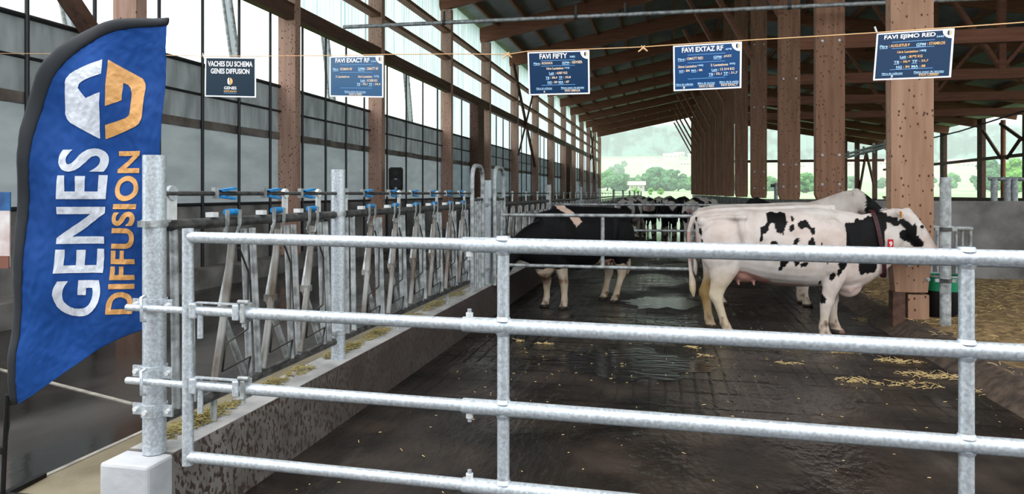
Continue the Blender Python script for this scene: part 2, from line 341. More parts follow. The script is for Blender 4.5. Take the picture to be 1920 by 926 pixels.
for i, y in enumerate(YR): row_post(i, y)
for i, y in enumerate(YL):
    if i == 0: continue
    m = MB().box((XL - .36, y, .43 if i < 3 else .43), (XL, y + .2, zL(XL - .36) + .01), 'post_l')
    near = ['', 'pale timber wall post rising behind the blue feather flag', 'timber wall post between the two leftmost hanging signs', 'timber wall post behind the second sign from the left', 'timber wall post right of the loudspeaker']
    tag(m.build('wall_post', origin=(XL - .18, y + .1, .43)), near[i] if i < 5 else f'{ORD[i-1]} timber post along the left curtain wall', 'post', 'timber posts of the curtain wall')
# dark steel door posts beside wall posts
for y, lb in ((25.6, 'dark steel column on the curtain wall behind the bent hoop barriers'), (51.5, 'dark steel column far along the curtain wall')):
    tag(MB().box((XL - .3, y, .4), (XL + .02, y + .9, 5.0), 'darkwood').build('wall_column', origin=(XL - .15, y, .4)), lb, 'column')
# ---- rafters, purlins, roof
for i, (a, b) in enumerate(zip(YL, YR)):
    nm = f'{ORD[i]} timber rafter rising from the curtain wall to the post row'
    p0 = Vector((-7.35, a + .1, zL(-7.35) + .3)); p1 = Vector((XP + .2, b + .1, zL(XP + .2) + .3))
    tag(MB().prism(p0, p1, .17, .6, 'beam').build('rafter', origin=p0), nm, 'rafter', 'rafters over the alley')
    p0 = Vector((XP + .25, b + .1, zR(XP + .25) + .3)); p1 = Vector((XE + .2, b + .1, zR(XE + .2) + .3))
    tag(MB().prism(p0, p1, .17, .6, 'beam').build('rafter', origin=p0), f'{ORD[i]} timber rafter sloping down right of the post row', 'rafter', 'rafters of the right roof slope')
for k in range(9):
    x = -6.6 + k * 1.15
    p = Vector((x, 3.4, zL(x) + .6)); q = Vector((x, 77.5, zL(x) + .6))
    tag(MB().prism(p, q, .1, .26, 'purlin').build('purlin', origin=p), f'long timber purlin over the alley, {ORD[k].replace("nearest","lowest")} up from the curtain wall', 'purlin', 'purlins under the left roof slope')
for k in range(9):
    x = 3.9 + k * 2.0
    p = Vector((x, 3.4, zR(x) + .6)); q = Vector((x, 77.5, zR(x) + .6))
    tag(MB().prism(p, q, .1, .26, 'purlin').build('purlin', origin=p), f'long timber purlin right of the post row, {ORD[k].replace("nearest","highest")} down the slope', 'purlin', 'purlins under the right roof slope')
rf = MB()
for x0, x1, zf in ((-7.9, XP + .2, zL), (XP + .2, XE + .8, zR)):
    a = [(x0, 3.2, zf(x0) + .75), (x1, 3.2, zf(x1) + .75), (x1, 78, zf(x1) + .75), (x0, 78, zf(x0) + .75)]
    vs = a + [(p[0], p[1], p[2] + .08) for p in a]
    rf.add(vs, [(0, 3, 2, 1), (4, 5, 6, 7), (0, 1, 5, 4), (1, 2, 6, 5), (2, 3, 7, 6), (3, 0, 4, 7)], 'roof')
struct('ceiling', rf)
# ---- trusses in the right bay
for i in (3, 4, 5, 6):
    y = YR[i] + .1
    t = thing('roof_truss', f'{ORD[i-3]} timber truss with tie beam spanning right of the post row', 'truss', (2.96, y, 5.0), 'trusses right of the post row'); t['wo'] = (2.96, y, 5.0)
    MB().prism((2.9, y, 5.0), (XE, y, 5.0), .16, .3, 'beam').build('tie_beam', t)
    for x in (9.3, 15.4):
        MB().box((x - .09, y - .09, 5.0), (x + .09, y + .09, zR(x) + .3), 'beam').build('king_post', t)
        for s in (-1, 1):
            MB().prism((x + s * .05, y, 5.2), (x + s * 2.3, y, zR(x + s * 2.3) + .1), .1, .16, 'beam', up=(0, 1, 0)).build('strut', t)
# ---- left wall: beam, girts, bars, curtain, sheets
poly = bpy.data.materials.new('translucent_ribbed_sheet'); poly.use_nodes = True; n = poly.node_tree.nodes; l = poly.node_tree.links
n.remove(n['Principled BSDF']); tr = n.new('ShaderNodeBsdfTranslucent'); df = n.new('ShaderNodeBsdfDiffuse'); ms = n.new('ShaderNodeMixShader'); ms.inputs[0].default_value = .12
g = n.new('ShaderNodeNewGeometry'); mp = n.new('ShaderNodeMapping'); mp.inputs['Scale'].default_value = (1, 3.2, .12); l.new(g.outputs['Position'], mp.inputs[0])
nz = n.new('ShaderNodeTexNoise'); nz.inputs['Scale'].default_value = 2; nz.inputs['Detail'].default_value = 3; l.new(mp.outputs[0], nz.inputs['Vector'])
r = n.new('ShaderNodeValToRGB'); r.color_ramp.elements[0].position = .35; r.color_ramp.elements[0].color = (.60, .72, .77, 1); r.color_ramp.elements[1].position = .62; r.color_ramp.elements[1].color = (.90, .97, 1, 1)
l.new(nz.outputs['Fac'], r.inputs[0]); l.new(r.outputs[0], tr.inputs[0]); l.new(r.outputs[0], df.inputs[0])
l.new(tr.outputs[0], ms.inputs[1]); l.new(df.outputs[0], ms.inputs[2]); l.new(ms.outputs[0], n['Material Output'].inputs[0]); M['poly'] = poly
def ribbed(y0, y1, z0, z1, x, dy=.19, h=.035):
    m = MB(); pr = []; y = y0
    while y < y1 - .01:
        pr += [(x, y), (x, min(y + dy * .6, y1)), (x - h, min(y + dy * .7, y1)), (x - h, min(y + dy * .9, y1))]; y += dy
    pr.append((x, y1)); vs = [(a, b, z0) for a, b in pr] + [(a, b, z1) for a, b in pr]; k = len(pr)
    m.add(vs, [(i, i + 1, i + 1 + k, i + k) for i in range(k - 1)], 'poly'); return m
wn = 0
for i in range(0, len(YL) - 1):
    a, b = YL[i] + .2, YL[i + 1]
    if i == 0: a = 4.2
    bay = 'bay before the first post' if i == 0 else f'{ORD[i-1]} bay of the curtain wall'
    tag(MB().box((XL - .2, a, 4.90), (XL - .02, b, 5.2), 'darkwood').build('wall_beam', origin=(XL - .1, a, 4.9)), f'dark timber beam above the curtain opening in the {bay}', 'beam', 'beams across the curtain wall')
    for z, w in ((6.02, 'lower'), (6.9, 'upper')):
        tag(MB().box((XL - .28, a, z - .05), (XL - .03, b, z + .05), 'purlin').build('wall_girt', origin=(XL - .15, a, z)), f'{w} timber girt against the ribbed sheets in the {bay}', 'girt', 'girts of the curtain wall')
    wn += 1; tag(ribbed(a - .2, b, 5.1, 8.2, XL - .42).build(f'window_{wn}'), kind='structure')
    if i >= 4:
        wn += 1; tag(ribbed(a - .2, b, 1.38, 5.1, XL - .55).build(f'window_{wn}'), kind='structure')
    nb = 4
    for k in range(nb):
        y = a + (b - a) * (k + .62) / nb
        tag(MB().tube([(XL - .30, y, .43), (XL - .30, y, 4.95)], .026, 'black', 8).build('guard_bar', origin=(XL - .3, y, .43)), f'{["first","second","third","fourth"][k]} dark upright bar in the {bay}', 'bar', 'upright bars before the side curtain')
    # leaning galvanised strut outside
    if i < 5:
        y0 = b - (.0 if i else 0) + .1
        st = MB()
        for dx in (0, .16): st.tube([(-8.5 - dx, y0, 6.4), (-8.5 - dx, y0 + 1.15, 1.6), (-8.5 - dx, y0 + 1.15, -.15)], .04, 'galv_old', 6)
        st.prism((-8.58, y0 + .02, 6.3), (-8.58, y0 + 1.13, 1.7), .13, .02, 'galv', up=(0, 1, 0))
        tag(st.build('outside_strut', origin=(-8.5, y0, 1.6)), f'leaning galvanised strut outside the {bay}', 'strut', 'leaning struts outside the curtain')
cz = 3.64
cur = thing('side_curtain', 'long grey fabric side curtain with a stained roll along the left wall', 'curtain', (XL - .40, 4, 1.4)); cur['wo'] = (XL - .40, 4, 1.4)
def strip(z0, z1, x, y0, y1, m, amp=.02, n=260, rows=5):
    mb = MB(); vs = []
    for j in range(rows + 1):
        z = z0 + (z1 - z0) * j / rows
        for i in range(n + 1):
            y = y0 + (y1 - y0) * i / n
            vs.append((x + amp * noise.noise((y * 1.3, z * .7, 3)) + amp * .6 * noise.noise((y * 5, z * 1.5, 9)), y, z + (.02 * noise.noise((y * .7, 0, 5)))))
    mb.add(vs, [(j * (n + 1) + i, j * (n + 1) + i + 1, (j + 1) * (n + 1) + i + 1, (j + 1) * (n + 1) + i) for j in range(rows) for i in range(n)], m, True); return mb
strip(1.40, 2.68, XL - .40, 4, 77, 'curtain', .03).build('lower_sheet', cur)
strip(2.62, cz, XL - .37, 4, 77, 'curtain_up', .05).build('upper_flap', cur)
strip(2.63, 2.76, XL - .34, 4, 77, 'stain', .05).build('stained_roll', cur)
MB().tube([(XL - .33, 4, cz), (XL - .33, 77, cz)], .035, 'black', 8).build('top_tube', cur)
MB().tube([(XL - .31, 4, 3.16), (XL - .31, 77, 3.16)], .022, 'black', 8).build('middle_tube', cur)
MB().tube([(XL - .31, 4, 1.42), (XL - .31, 77, 1.42)], .026, 'black', 8).build('bottom_tube', cur)
tag(MB().prism((XL - .1, 8.1, 3.05), (XL - .1, 6.2, 4.85), .14, .2, 'darkwood', up=(1, 0, 0)).build('diagonal_brace', origin=(XL - .1, 8.1, 3.05)), 'dark diagonal timber brace left above the blue feather flag', 'brace')
xb = thing('cross_brace', 'thin dark cross brace on the left wall past the string of signs', 'brace', (XL + .06, 30, 4.9)); xb['wo'] = (XL + .06, 30, 4.9)
MB().tube([at_x(963, 120, XL + .06), at_x(1003, 312, XL + .06)], .07, 'darkwood', 8).build('brace_bar', xb)
MB().tube([at_x(999, 178, XL + .06), at_x(972, 290, XL + .06)], .05, 'darkwood', 8).build('brace_bar', xb)
xb = thing('cross_brace', 'thin dark cross brace near the far end of the left wall', 'brace', (XL + .06, 60, 4.9)); xb['wo'] = (XL + .06, 60, 4.9)
MB().tube([at_x(1108, 245, XL + .06), at_x(1115, 335, XL + .06)], .07, 'darkwood', 8).build('brace_bar', xb)
MB().tube([at_x(1113, 255, XL + .06), at_x(1107, 300, XL + .06)], .05, 'darkwood', 8).build('brace_bar', xb)
# ---- far and right-hand openings: posts and rails
def px_at(px, Y): return at_y(px, 362, Y).x
for k, px in enumerate((1472, 1545, 1584, 1607, 1640, 1668)):
    x = px_at(px, 76.4)
    tag(MB().box((x - .22, 76.3, 1.0), (x + .22, 76.5, zR(x) + .3), 'darkwood').build('gable_post', origin=(x, 76.4, 1)), f'dark post in the far gable opening, {ORD[k].replace("nearest","leftmost")} from the alley', 'post', 'posts of the far gable')
tag(MB().box((3.0, 76.25, 4.72), (XE, 76.45, 4.98), 'darkwood').build('gable_rail', origin=(3, 76.3, 4.7)), 'dark horizontal rail across the far gable opening', 'rail')
xb = thing('cross_brace', 'dark cross brace in the far gable opening right of the second thick post', 'brace', (px_at(1623, 76.2), 76.2, 1)); xb['wo'] = tuple(xb.location)
MB().tube([at_y(1609, 372, 76.2), at_y(1624, 285, 76.2)], .12, 'darkwood', 6).build('brace_bar', xb)
MB().tube([at_y(1624, 285, 76.2), at_y(1638, 345, 76.2)], .12, 'darkwood', 6).build('brace_bar', xb)
for k, (px, Y) in enumerate(((1920, 48.8), (1835, 54.5), (1765, 61.0), (1725, 68))):
    p = at_x(px, 362, XE)
    tag(MB().box((XE - .1, p.y - .75, 1.1), (XE + .15, p.y, zR(XE) + .5), 'darkwood').build('side_post', origin=(XE, p.y, 1.1)), f'dark post of the far right side opening, {ORD[k].replace("nearest","rightmost")}', 'post', 'posts of the right side opening')
tag(MB().box((XE - .2, 42, 3.80), (XE, 76, 4.0), 'darkwood').build('side_rail', origin=(XE, 42, 3.8)), 'dark horizontal rail across the right side opening', 'rail')
tag(MB().box((XE - .25, 42, 1.12), (XE + .1, 76, 1.3), 'darkwood').build('side_sill', origin=(XE, 42, 1.1)), 'dark timber sill of the right side opening', 'sill')
vb = thing('opening_brace', 'reddish mid post with slanting braces in the rightmost side opening', 'brace', at_x(1881, 373, XE - .1)); vb['wo'] = tuple(vb.location)
MB().tube([at_x(1881, 373, XE - .1), at_x(1881, 225, XE - .1)], .14, 'beam', 6).build('middle_post', vb)
for a, b in (((1843, 245), (1877, 297)), ((1876, 232), (1918, 262)), ((1912, 262), (1888, 297))):
    MB().tube([at_x(*a, XE - .2), at_x(*b, XE - .2)], .11, 'darkwood', 6).build('brace_bar', vb)
# ---- overhead pipes
p = [at_y(644, 51, 12.2), at_y(1080, 31.5, 12.35), at_y(1480, 13, 12.5), at_y(1950, -8, 12.7)]
op = thing('overhead_pipe', 'thin galvanised pipe hung across the barn under the roof', 'pipe', p[0]); op['wo'] = tuple(p[0])
MB().tube(p, .036, 'galv_old', 10).build('pipe', op)
for q in (p[1], p[2], at_y(833, 42, 12.27), at_y(1172, 27, 12.4)):
    MB().tube([q + Vector((0, 0, -.045)), q + Vector((0, 0, .2))], .02, 'black', 6).tube([q + Vector((-.03, 0, 0)), q + Vector((.03, 0, 0))], .048, 'galv_dark', 10).build('hanger', op)
lt = thing('pipe_ladder', 'pair of galvanised pipes running back beside the thick post', 'pipe', at(1575, 293, 34)); lt['wo'] = tuple(lt.location)
for dy in (0, 6): MB().tube([at(1570, 294 + dy, 36), at(1690, 261 + dy, 19)], .05, 'galv_old', 6).build('pipe', lt)
for k in range(8):
    t = k / 7; a = at(1570, 294, 36).lerp(at(1690, 261, 19), t)
    MB().tube([a + Vector((0, 0, -.2)), a + Vector((0, 0, .12 if k != 7 else zR(a.x) + .5 - a.z))], .04, 'galv_old', 6).build('bracket', lt)
tag(MB().tube([at(1735, 262, 20), at(1800, 246, 18), at(1925, 206, 15)], .018, 'black', 6).build('cable', origin=at(1735, 262, 20)), 'dark cable slung across the upper right openings', 'cable')
# ============================================================ OUTSIDE: fields, hill, haze
def terr(x, y):
    k = [(70, -.3), (80, -.1), (250, 2.4), (330, 4), (620, 30), (920, 98), (1300, 104), (2000, 108)]
    for (a, za), (b, zb) in zip(k, k[1:]):
        if y <= b:
            t = max(0, (y - a) / (b - a)); z = za + (zb - za) * t; break
    else: z = 108
    w = min(1, max(0, (y - 300) / 300))
    return z + w * (8 * noise.noise((x * .004, y * .004, 1)) + (x - 60) * -.018)
def grid(xs, ys, fz, m):
    mb = MB(); nx = len(xs); vs = [(x, y, fz(x, y)) for y in ys for x in xs]
    return mb.add(vs, [(j * nx + i, j * nx + i + 1, (j + 1) * nx + i + 1, (j + 1) * nx + i) for j in range(len(ys) - 1) for i in range(nx - 1)], m, True)
M['grass'] = mat('pale_meadow_grass', (.15, .27, .11), .9, col2=(.22, .35, .17), scale=.05, detail=8, stretch=(1, .4, 1))
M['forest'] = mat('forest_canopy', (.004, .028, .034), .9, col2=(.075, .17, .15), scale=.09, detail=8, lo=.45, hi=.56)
yy = [77 + 6 * i for i in range(30)] + [260 + 25 * i for i in range(52)]
struct('floor_meadow', grid([-500 + 30 * i for i in range(60)], yy, terr, 'grass'))
# forest canopy covering the hill (nobody could count it)
def canopy(x, y):
    b = terr(x, y)
    edge = 590 + 30 * noise.noise((x * .01, 0, 4)) - .1 * (x - 60)
    if y < edge: return b - 3
    h = 9; c = 14.0
    ix, iy = math.floor(x / c), math.floor(y / c); best = 0
    for i in (-1, 0, 1):
        for j in (-1, 0, 1):
            r = random.Random((ix + i) * 7919 + (iy + j) * 104729); cx = (ix + i + r.random()) * c; cy = (iy + j + r.random()) * c; R = 6.5 + 5 * r.random()
            d2 = (x - cx) ** 2 + (y - cy) ** 2
            if d2 < R * R: best = max(best, math.sqrt(R * R - d2) + 4 * r.random())
    return b + h + best * 1.3 + 1.5 * noise.noise((x * .3, y * .3, 0))
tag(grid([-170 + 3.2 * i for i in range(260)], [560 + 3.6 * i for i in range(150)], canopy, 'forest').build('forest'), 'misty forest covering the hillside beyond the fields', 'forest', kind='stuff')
M['leaf'] = mat('tree_foliage', (.035, .13, .035), .9, col2=(.09, .25, .06), scale=1.3, detail=5)
M['leaf2'] = mat('dark_tree_foliage', (.03, .09, .04), .9, col2=(.07, .19, .07), scale=1.3, detail=5)
M['leaf3'] = mat('fresh_green_foliage', (.08, .22, .03), .9, col2=(.16, .36, .07), scale=1.3, detail=5)
M['bark'] = mat('bark', (.08, .06, .045), .9)
def tree(px, pyb, pyt, wpx, Y, label, leaf='leaf', name='broadleaf_tree', group='trees at the meadow edge', seed=1):
    wpx *= 1.45; b = at_y(px, pyb, Y); d = (b - Vector((0, 0, EYE))).length; h = (pyb - pyt) / F * d; w = wpx / F * d / 2
    gz = terr(b.x, b.y); h = max(h + (b.z - gz), .5); r = random.Random(seed)
    t = thing(name, label, 'tree', (b.x, b.y, gz - .1), group); t['wo'] = tuple(t.location)
    MB().tube([(b.x, b.y, gz - .1), (b.x + .1 * w, b.y, gz + h * .25), (b.x, b.y, gz + h * .6)], [h * .04, h * .03, h * .015], 'bark', 7).build('trunk', t)
    cr = MB()
    for k in range(26):
        a = r.random() * 6.283; q = math.sqrt(r.random()); zz = r.uniform(.14, .88); env = math.sin(min(1, zz * 1.15) * math.pi) ** .5 * .72
        cx = b.x + math.cos(a) * q * w * env; cy = b.y + math.sin(a) * q * w * env; R = w * r.uniform(.2, .36) * (1.1 - .4 * zz)
        bm = bmesh.new(); bmesh.ops.create_icosphere(bm, subdivisions=3, radius=1)
        for v in bm.verts:
            n_ = noise.noise(v.co * 2.2 + Vector((k, seed, 0))) + .6 * noise.noise(v.co * 6 + Vector((k, seed, 4)))
            v.co = v.co * (1 + .45 * n_); v.co = Vector((cx + v.co.x * R, cy + v.co.y * R, gz + zz * h + v.co.z * R * .8))
        cr.bm(bm, leaf)
    cr.build('crown', t)
tree(1138, 357, 318, 40, 250, 'bushy tree at the left edge of the far opening', 'leaf', seed=2)
tree(1166, 357, 326, 46, 240, 'broad tree left of the pink-roofed farmhouse in the far opening', 'leaf2', seed=3)
tree(1156, 330, 308, 26, 420, 'tree clump halfway up the pale meadow slope', 'leaf2', seed=4)
tree(1170, 318, 301, 11, 500, 'small lone tree on the upper meadow slope', 'leaf2', seed=5)
tree(1196, 345, 326, 13, 340, 'slim tree just left of the biggest oak', 'leaf', seed=6)
tree(1237, 358, 315, 66, 245, 'biggest broad oak in the far opening', 'leaf2', seed=7)
tree(1271, 358, 318, 32, 238, 'upright tree just right of the biggest oak', 'leaf2', seed=8)
tree(1300, 357, 325, 34, 260, 'tree half hidden behind the posts at the right of the far opening', 'leaf', seed=9)
tree(1221, 359, 351, 11, 170, 'low bright green bush below the biggest oak, left one', 'leaf3', 'bush', seed=10)
tree(1238, 359, 352, 10, 170, 'low bright green bush below the biggest oak, right one', 'leaf3', 'bush', seed=11)
tree(1192, 359, 352, 12, 200, 'low hedge bush before the farmhouse', 'leaf3', 'bush', seed=12)
tree(1443, 359, 332, 30, 240, 'tree seen between the second and third thick posts', 'leaf', seed=13)
tree(1512, 361, 326, 38, 200, 'rounded tree seen between two thick posts above the white cow', 'leaf', seed=14)
tree(1595, 352, 332, 26, 300, 'tree behind the far gable cross brace', 'leaf2', seed=15)
tree(1655, 352, 335, 20, 300, 'tree left of the nearest thick post in the distance', 'leaf2', seed=16)
tree(1738, 350, 320, 24, 280, 'tree right of the nearest thick post in the distance', 'leaf2', seed=17)
tree(1785, 352, 328, 30, 300, 'loose tree in the second side opening from the right', 'leaf', seed=18)
tree(1858, 358, 305, 44, 230, 'tall tree in the rightmost opening, left of the mid post', 'leaf2', seed=19)
tree(1904, 360, 306, 40, 190, 'bright green tree in the rightmost opening, right of the mid post', 'leaf3', seed=20)
tree(1380, 356, 330, 30, 260, 'tree behind the far part of the post row', 'leaf', seed=21)
M['render'] = mat('house_render', (.42, .38, .34), .8); M['tile'] = mat('clay_roof_tiles', (.45, .22, .16), .8); M['tile2'] = mat('pale_roof_tiles', (.50, .34, .28), .8); M['glass'] = mat('dark_window_pane', (.03, .04, .05), .2)
def house(px, py, Y, w, dp, h, label, tile='tile'):
    b = at_y(px, py, Y); gz = terr(b.x, b.y) - .5; k_ = 1 if Y < 300 else .55; ws = .45 if Y > 300 else .16; w *= k_; dp *= k_; h = max(h * k_, b.z - gz + 1.5)
    t = thing('house', label, 'house', (b.x, b.y, gz), 'houses beyond the meadow'); t['wo'] = (b.x, b.y, gz)
    w2, d2 = w / 2, dp / 2; x, y = b.x, b.y
    MB().box((x - w2, y - d2, gz), (x + w2, y + d2, gz + h), 'render').build('wall', t)
    vs = [(x - w2 - .5, y - d2 - .5, gz + h), (x + w2 + .5, y - d2 - .5, gz + h), (x + w2 + .5, y + d2 + .5, gz + h), (x - w2 - .5, y + d2 + .5, gz + h), (x - w2 - .5, y, gz + h + dp * .3), (x + w2 + .5, y, gz + h + dp * .3)]
    MB().add(vs, [(0, 1, 5, 4), (2, 3, 4, 5), (0, 4, 3), (1, 2, 5), (3, 2, 1, 0)], tile).build('roof', t)
    for k in (-.3, 0, .3):
        MB().box((x + k * w - ws, y - d2 - .06, gz + h - 1.0 + .1 * k_), (x + k * w + ws, y - d2, gz + h - .5), 'glass').build('window', t)
house(1194, 356, 225, 4.6, 4, 1.6, 'low farmhouse with a pink tiled roof left of the biggest oak', 'tile2')
house(1258, 315, 560, 20, 12, 6, 'pale house on the hill above the biggest oak', 'tile2')
house(1273, 314, 565, 14, 10, 8, 'taller pale house on the hill, right beside its neighbour')
house(1300, 316, 560, 14, 10, 7, 'pale house on the hill near the post row', 'tile2')
house(1284, 322, 500, 12, 8, 5, 'small house lower on the hill near the post row')
for k, (px, py) in enumerate(((1500, 330), (1587, 332), (1600, 326), (1622, 338), (1632, 328), (1650, 340), (1730, 330), (1776, 331), (1790, 337), (1803, 328), (1812, 340), (1846, 330), (1898, 326))):
    house(px, py, 480 + (k * 37) % 60, 12 + k % 3 * 3, 9, 5 + k % 2 * 2, f'small village house on the misty right hillside, {ORD[k].replace("nearest", "first")} from the left', ('tile', 'tile2')[k % 2])
# haze: real scattering air over the valley, thicker cloud on the hilltop
def haze(name, lo, hi, dens, label):
    m = bpy.data.materials.new(name); m.use_nodes = True; n = m.node_tree.nodes; l = m.node_tree.links; n.remove(n['Principled BSDF'])
    v = n.new('ShaderNodeVolumeScatter'); v.inputs['Color'].default_value = (.90, .98, 1, 1); v.inputs['Density'].default_value = dens; v.inputs['Anisotropy'].default_value = .0
    l.new(v.outputs[0], n['Material Output'].inputs['Volume']); M[name] = m
    tag(MB().box(lo, hi, name).build(name), label, 'haze', kind='stuff')
haze('valley_haze', (-600, 90, -3), (1400, 1700, 140), .0009, 'thin pale haze hanging over the valley')
haze('hill_cloud', (-500, 560, 58), (1300, 1600, 118), .016, 'white low cloud covering the hilltop')

# ============================================================ FEED FENCE
XF = -2.32
PY = [2.86, 4.74, 9.12, 14.1, 19.5, 25.0, 32, 39, 46, 53, 60, 67]
for i, y in enumerate(PY):
    r = .051; top = 1.77 if i else 1.775
    lab = ['thick galvanised gate post on the end block beside the blue flag', 'galvanised fence post on the curb, right of the first three headlocks', 'galvanised fence post beside the bent hoop barriers'][i] if i < 3 else f'{ORD[i]} galvanised post of the feed fence down the alley'
    t = thing('fence_post', lab, 'post', (XF, y, CURB), 'posts of the feed fence'); t['wo'] = (XF, y, CURB)
    MB().tube([(XF, y, CURB), (XF, y, top)], r, 'galv' if i < 3 else 'galv_old', 24, caps=False).tube([(XF, y, top - .004), (XF, y, top)], r - .004, 'black', 20).build('post_tube', t)
    if i < 3:
        for z in ([1.45] if i else [1.46]) + ([.60] if i else []):
            MB().tube([(XF, y, z - .016), (XF, y, z + .016)], r + .006, 'galv_old', 24).box((XF - .02, y - r - .035, z - .014), (XF + .02, y + r + .035, z + .014), 'galv_old').build('clamp', t)
t = bpy.data.objects['fence_post']
for z in (1.085, .775, .60):      # clamps carrying the gate latches
    c = MB().tube([(XF, 2.86, z - .028), (XF, 2.86, z + .028)], .057, 'galv', 24)
    c.box((XF - .105, 2.845, z - .026), (XF - .04, 2.855, z + .026), 'galv', 0).box((XF + .04, 2.845, z - .026), (XF + .105, 2.855, z + .026), 'galv')
    co = c.build('clamp', t)
    for dx in (-.085, .085) + ((0,) if z < .7 else ()):
        yy_ = 2.845 if dx else 2.803
        MB().tube([(XF + dx, yy_, z), (XF + dx, yy_ - .014, z)], .011, 'white_metal', 8).build('bolt', co)
BL = (.17, -.0)
def headlock(parent, y, far, m):
    """one headlock: leaning swing bar, kinked counter bar, two near-upright bars, wire guard, latch with blue roller"""
    T = 1.40; B = .56; x = XF
    p = MB(); r = .019
    p.tube([(x, y + .15, T), (x + .005, y + .20, B)], r, m, 10)
    p.tube([(x, y + .235, T), (x, y + .30, B)], r, m, 10)
    p.tube([(x - .02, y + .07, 1.28), (x - .02, y - .03, .98)], r, m, 8)
    p.tube([(x - .02, y - .03, .97), (x - .02, y + .19, B + .01)], r, m, 8)
    p.box((x - .03, y - .06, .955), (x + .03, y - .01, .995), 'rust_bar')
    o = p.build('headlock', parent)
    MB().tube([(x + .012, y + .03, 1.38), (x + .012, y - .04, .98), (x + .012, y - .14, .58)], .021, 'rust_bar', 10).build('swing_bar', o)
    w = MB(); q = .006
    w.tube([(x + .03, y + .06, 1.30), (x + .03, y + .15, 1.16), (x + .03, y + .14, .84), (x + .03, y - .06, .80), (x + .03, y - .09, .66), (x + .03, y + .17, .68), (x + .03, y + .13, .57), (x + .03, y - .02, .56)], q, 'wire', 6)
    w.build('wire_guard', o)
    if not far:
        l_ = MB()
        for s in (-.05, .06):
            l_.prism((x + .035, y + s, 1.51), (x + .035, y + s - .005, 1.43), .006, .03, 'galv_old', up=(0, 1, 0)).prism((x + .037, y + s, 1.44), (x + .03, y + s - .03, 1.36), .006, .022, 'galv_old', up=(0, 1, 0))
        l_.tube([(x + .035, y - .08, 1.41), (x + .035, y - .08, 1.345), (x + .035, y + .02, 1.345), (x + .035, y + .03, 1.39)], .006, 'galv_old', 6)
        l_.box((x - .02, y - .16, 1.475), (x + .025, y - .115, 1.50), 'white_metal')
        l_.build('latch', o)
        MB().tube([(x + .02, y - .045, 1.498), (x + .02, y + .055, 1.498)], .018, 'blue', 10).build('roller', o)
    return o
def control_clip(parent, y, x):
    p = MB()
    for s in (-1, 1):
        p.add([(x + .02, y - .02, 1.598 + s * .02), (x + .02, y + .12, 1.598 + s * .034), (x + .02, y + .14, 1.598 + s * .022), (x + .02, y + .01, 1.598 + s * .008),
               (x - .01, y - .02, 1.598 + s * .02), (x - .01, y + .12, 1.598 + s * .034), (x - .01, y + .14, 1.598 + s * .022), (x - .01, y + .01, 1.598 + s * .008)],
              [(0, 1, 2, 3), (7, 6, 5, 4), (0, 4, 5, 1), (1, 5, 6, 2), (2, 6, 7, 3), (3, 7, 4, 0)], 'blue')
    p.box((x - .012, y - .05, 1.57), (x + .012, y - .02, 1.63), 'galv_old')
    p.build('blue_clip', parent)
def panel(y0, y1, locks, label, far=False):
    t = thing('headlock_panel', label, 'feed fence', (XF, y0, .48), 'headlock panels of the feed fence'); t['wo'] = (XF, y0, .48)
    rm = 'galv_dark'; T = 1.445
    MB().tube([(XF, y0 + .07, T), (XF, y1 - .07, T)], .0275, rm, 12).build('top_rail', t)
    MB().tube([(XF, y0 + .07, .54), (XF, y1 - .07, .54)], .026, rm, 12).build('bottom_rail', t)
    MB().tube([(XF + .005, y0 + .02, 1.598), (XF + .005, y1 + .02, 1.598)], .012, rm, 8).build('control_rod', t)
    e = MB()
    e.tube([(XF, y0 + .13, T), (XF, y0 + .15, .54)], .02, 'galv_old', 10).tube([(XF, y0 + .24, T), (XF, y0 + .27, .54)], .02, 'galv_old', 10); e.build('end_bars', t)
    for k, y in enumerate(locks):
        headlock(t, y, far, 'galv_old')
        if not far: control_clip(t, y - .08, XF + .005)
        if k % 2 == 1 or (not far and k == len(locks) - 1):
            MB().box((XF - .004, y + .10, 1.43), (XF + .004, y + .16, 1.59), 'white_metal').tube([(XF - .01, y + .13, 1.598), (XF + .012, y + .13, 1.598)], .03, 'white_metal', 14).build('rod_bracket', t)
    if not far:
        MB().box((XF - .004, y0 + .08, 1.43), (XF + .004, y0 + .15, 1.60), 'white_metal').tube([(XF - .01, y0 + .115, 1.6), (XF + .012, y0 + .115, 1.6)], .036, 'galv', 16).build('rod_bracket', t)
    return t
panel(2.86, 4.74, [3.42, 3.88, 4.31], 'first headlock panel behind the big galvanised gate, three headlocks wide')
panel(4.74, 8.25, [5.27, 5.8, 6.33, 6.86, 7.39, 7.88], 'second headlock panel, from the second fence post to the bent hoops')
panel(9.6, 14.1, [10.0 + .54 * k for k in range(8)], 'headlock panel beside the black cow', True)
panel(14.1, 19.3, [14.5 + .54 * k for k in range(9)], 'headlock panel past the fourth fence post', True)
panel(20.0, 25.0, [20.4 + .54 * k for k in range(8)], 'headlock panel past the far bent hoop', True)
for k in range(5, 11):
    panel(PY[k], PY[k + 1], [PY[k] + .5 + .66 * q for q in range(10)], f'{ORD[k+1]} headlock panel far down the alley', True)
for k, y in enumerate((3.3, 5.9, 7.35, 8.3)):
    tag(MB().tube([(XF, y, CURB - .01), (XF, y, .52)], .017, 'galv_old', 8).build('rail_support', origin=(XF, y, CURB)), f'short support under the bottom rail of the feed fence, {ORD[k]}', 'support', 'supports under the bottom rail')
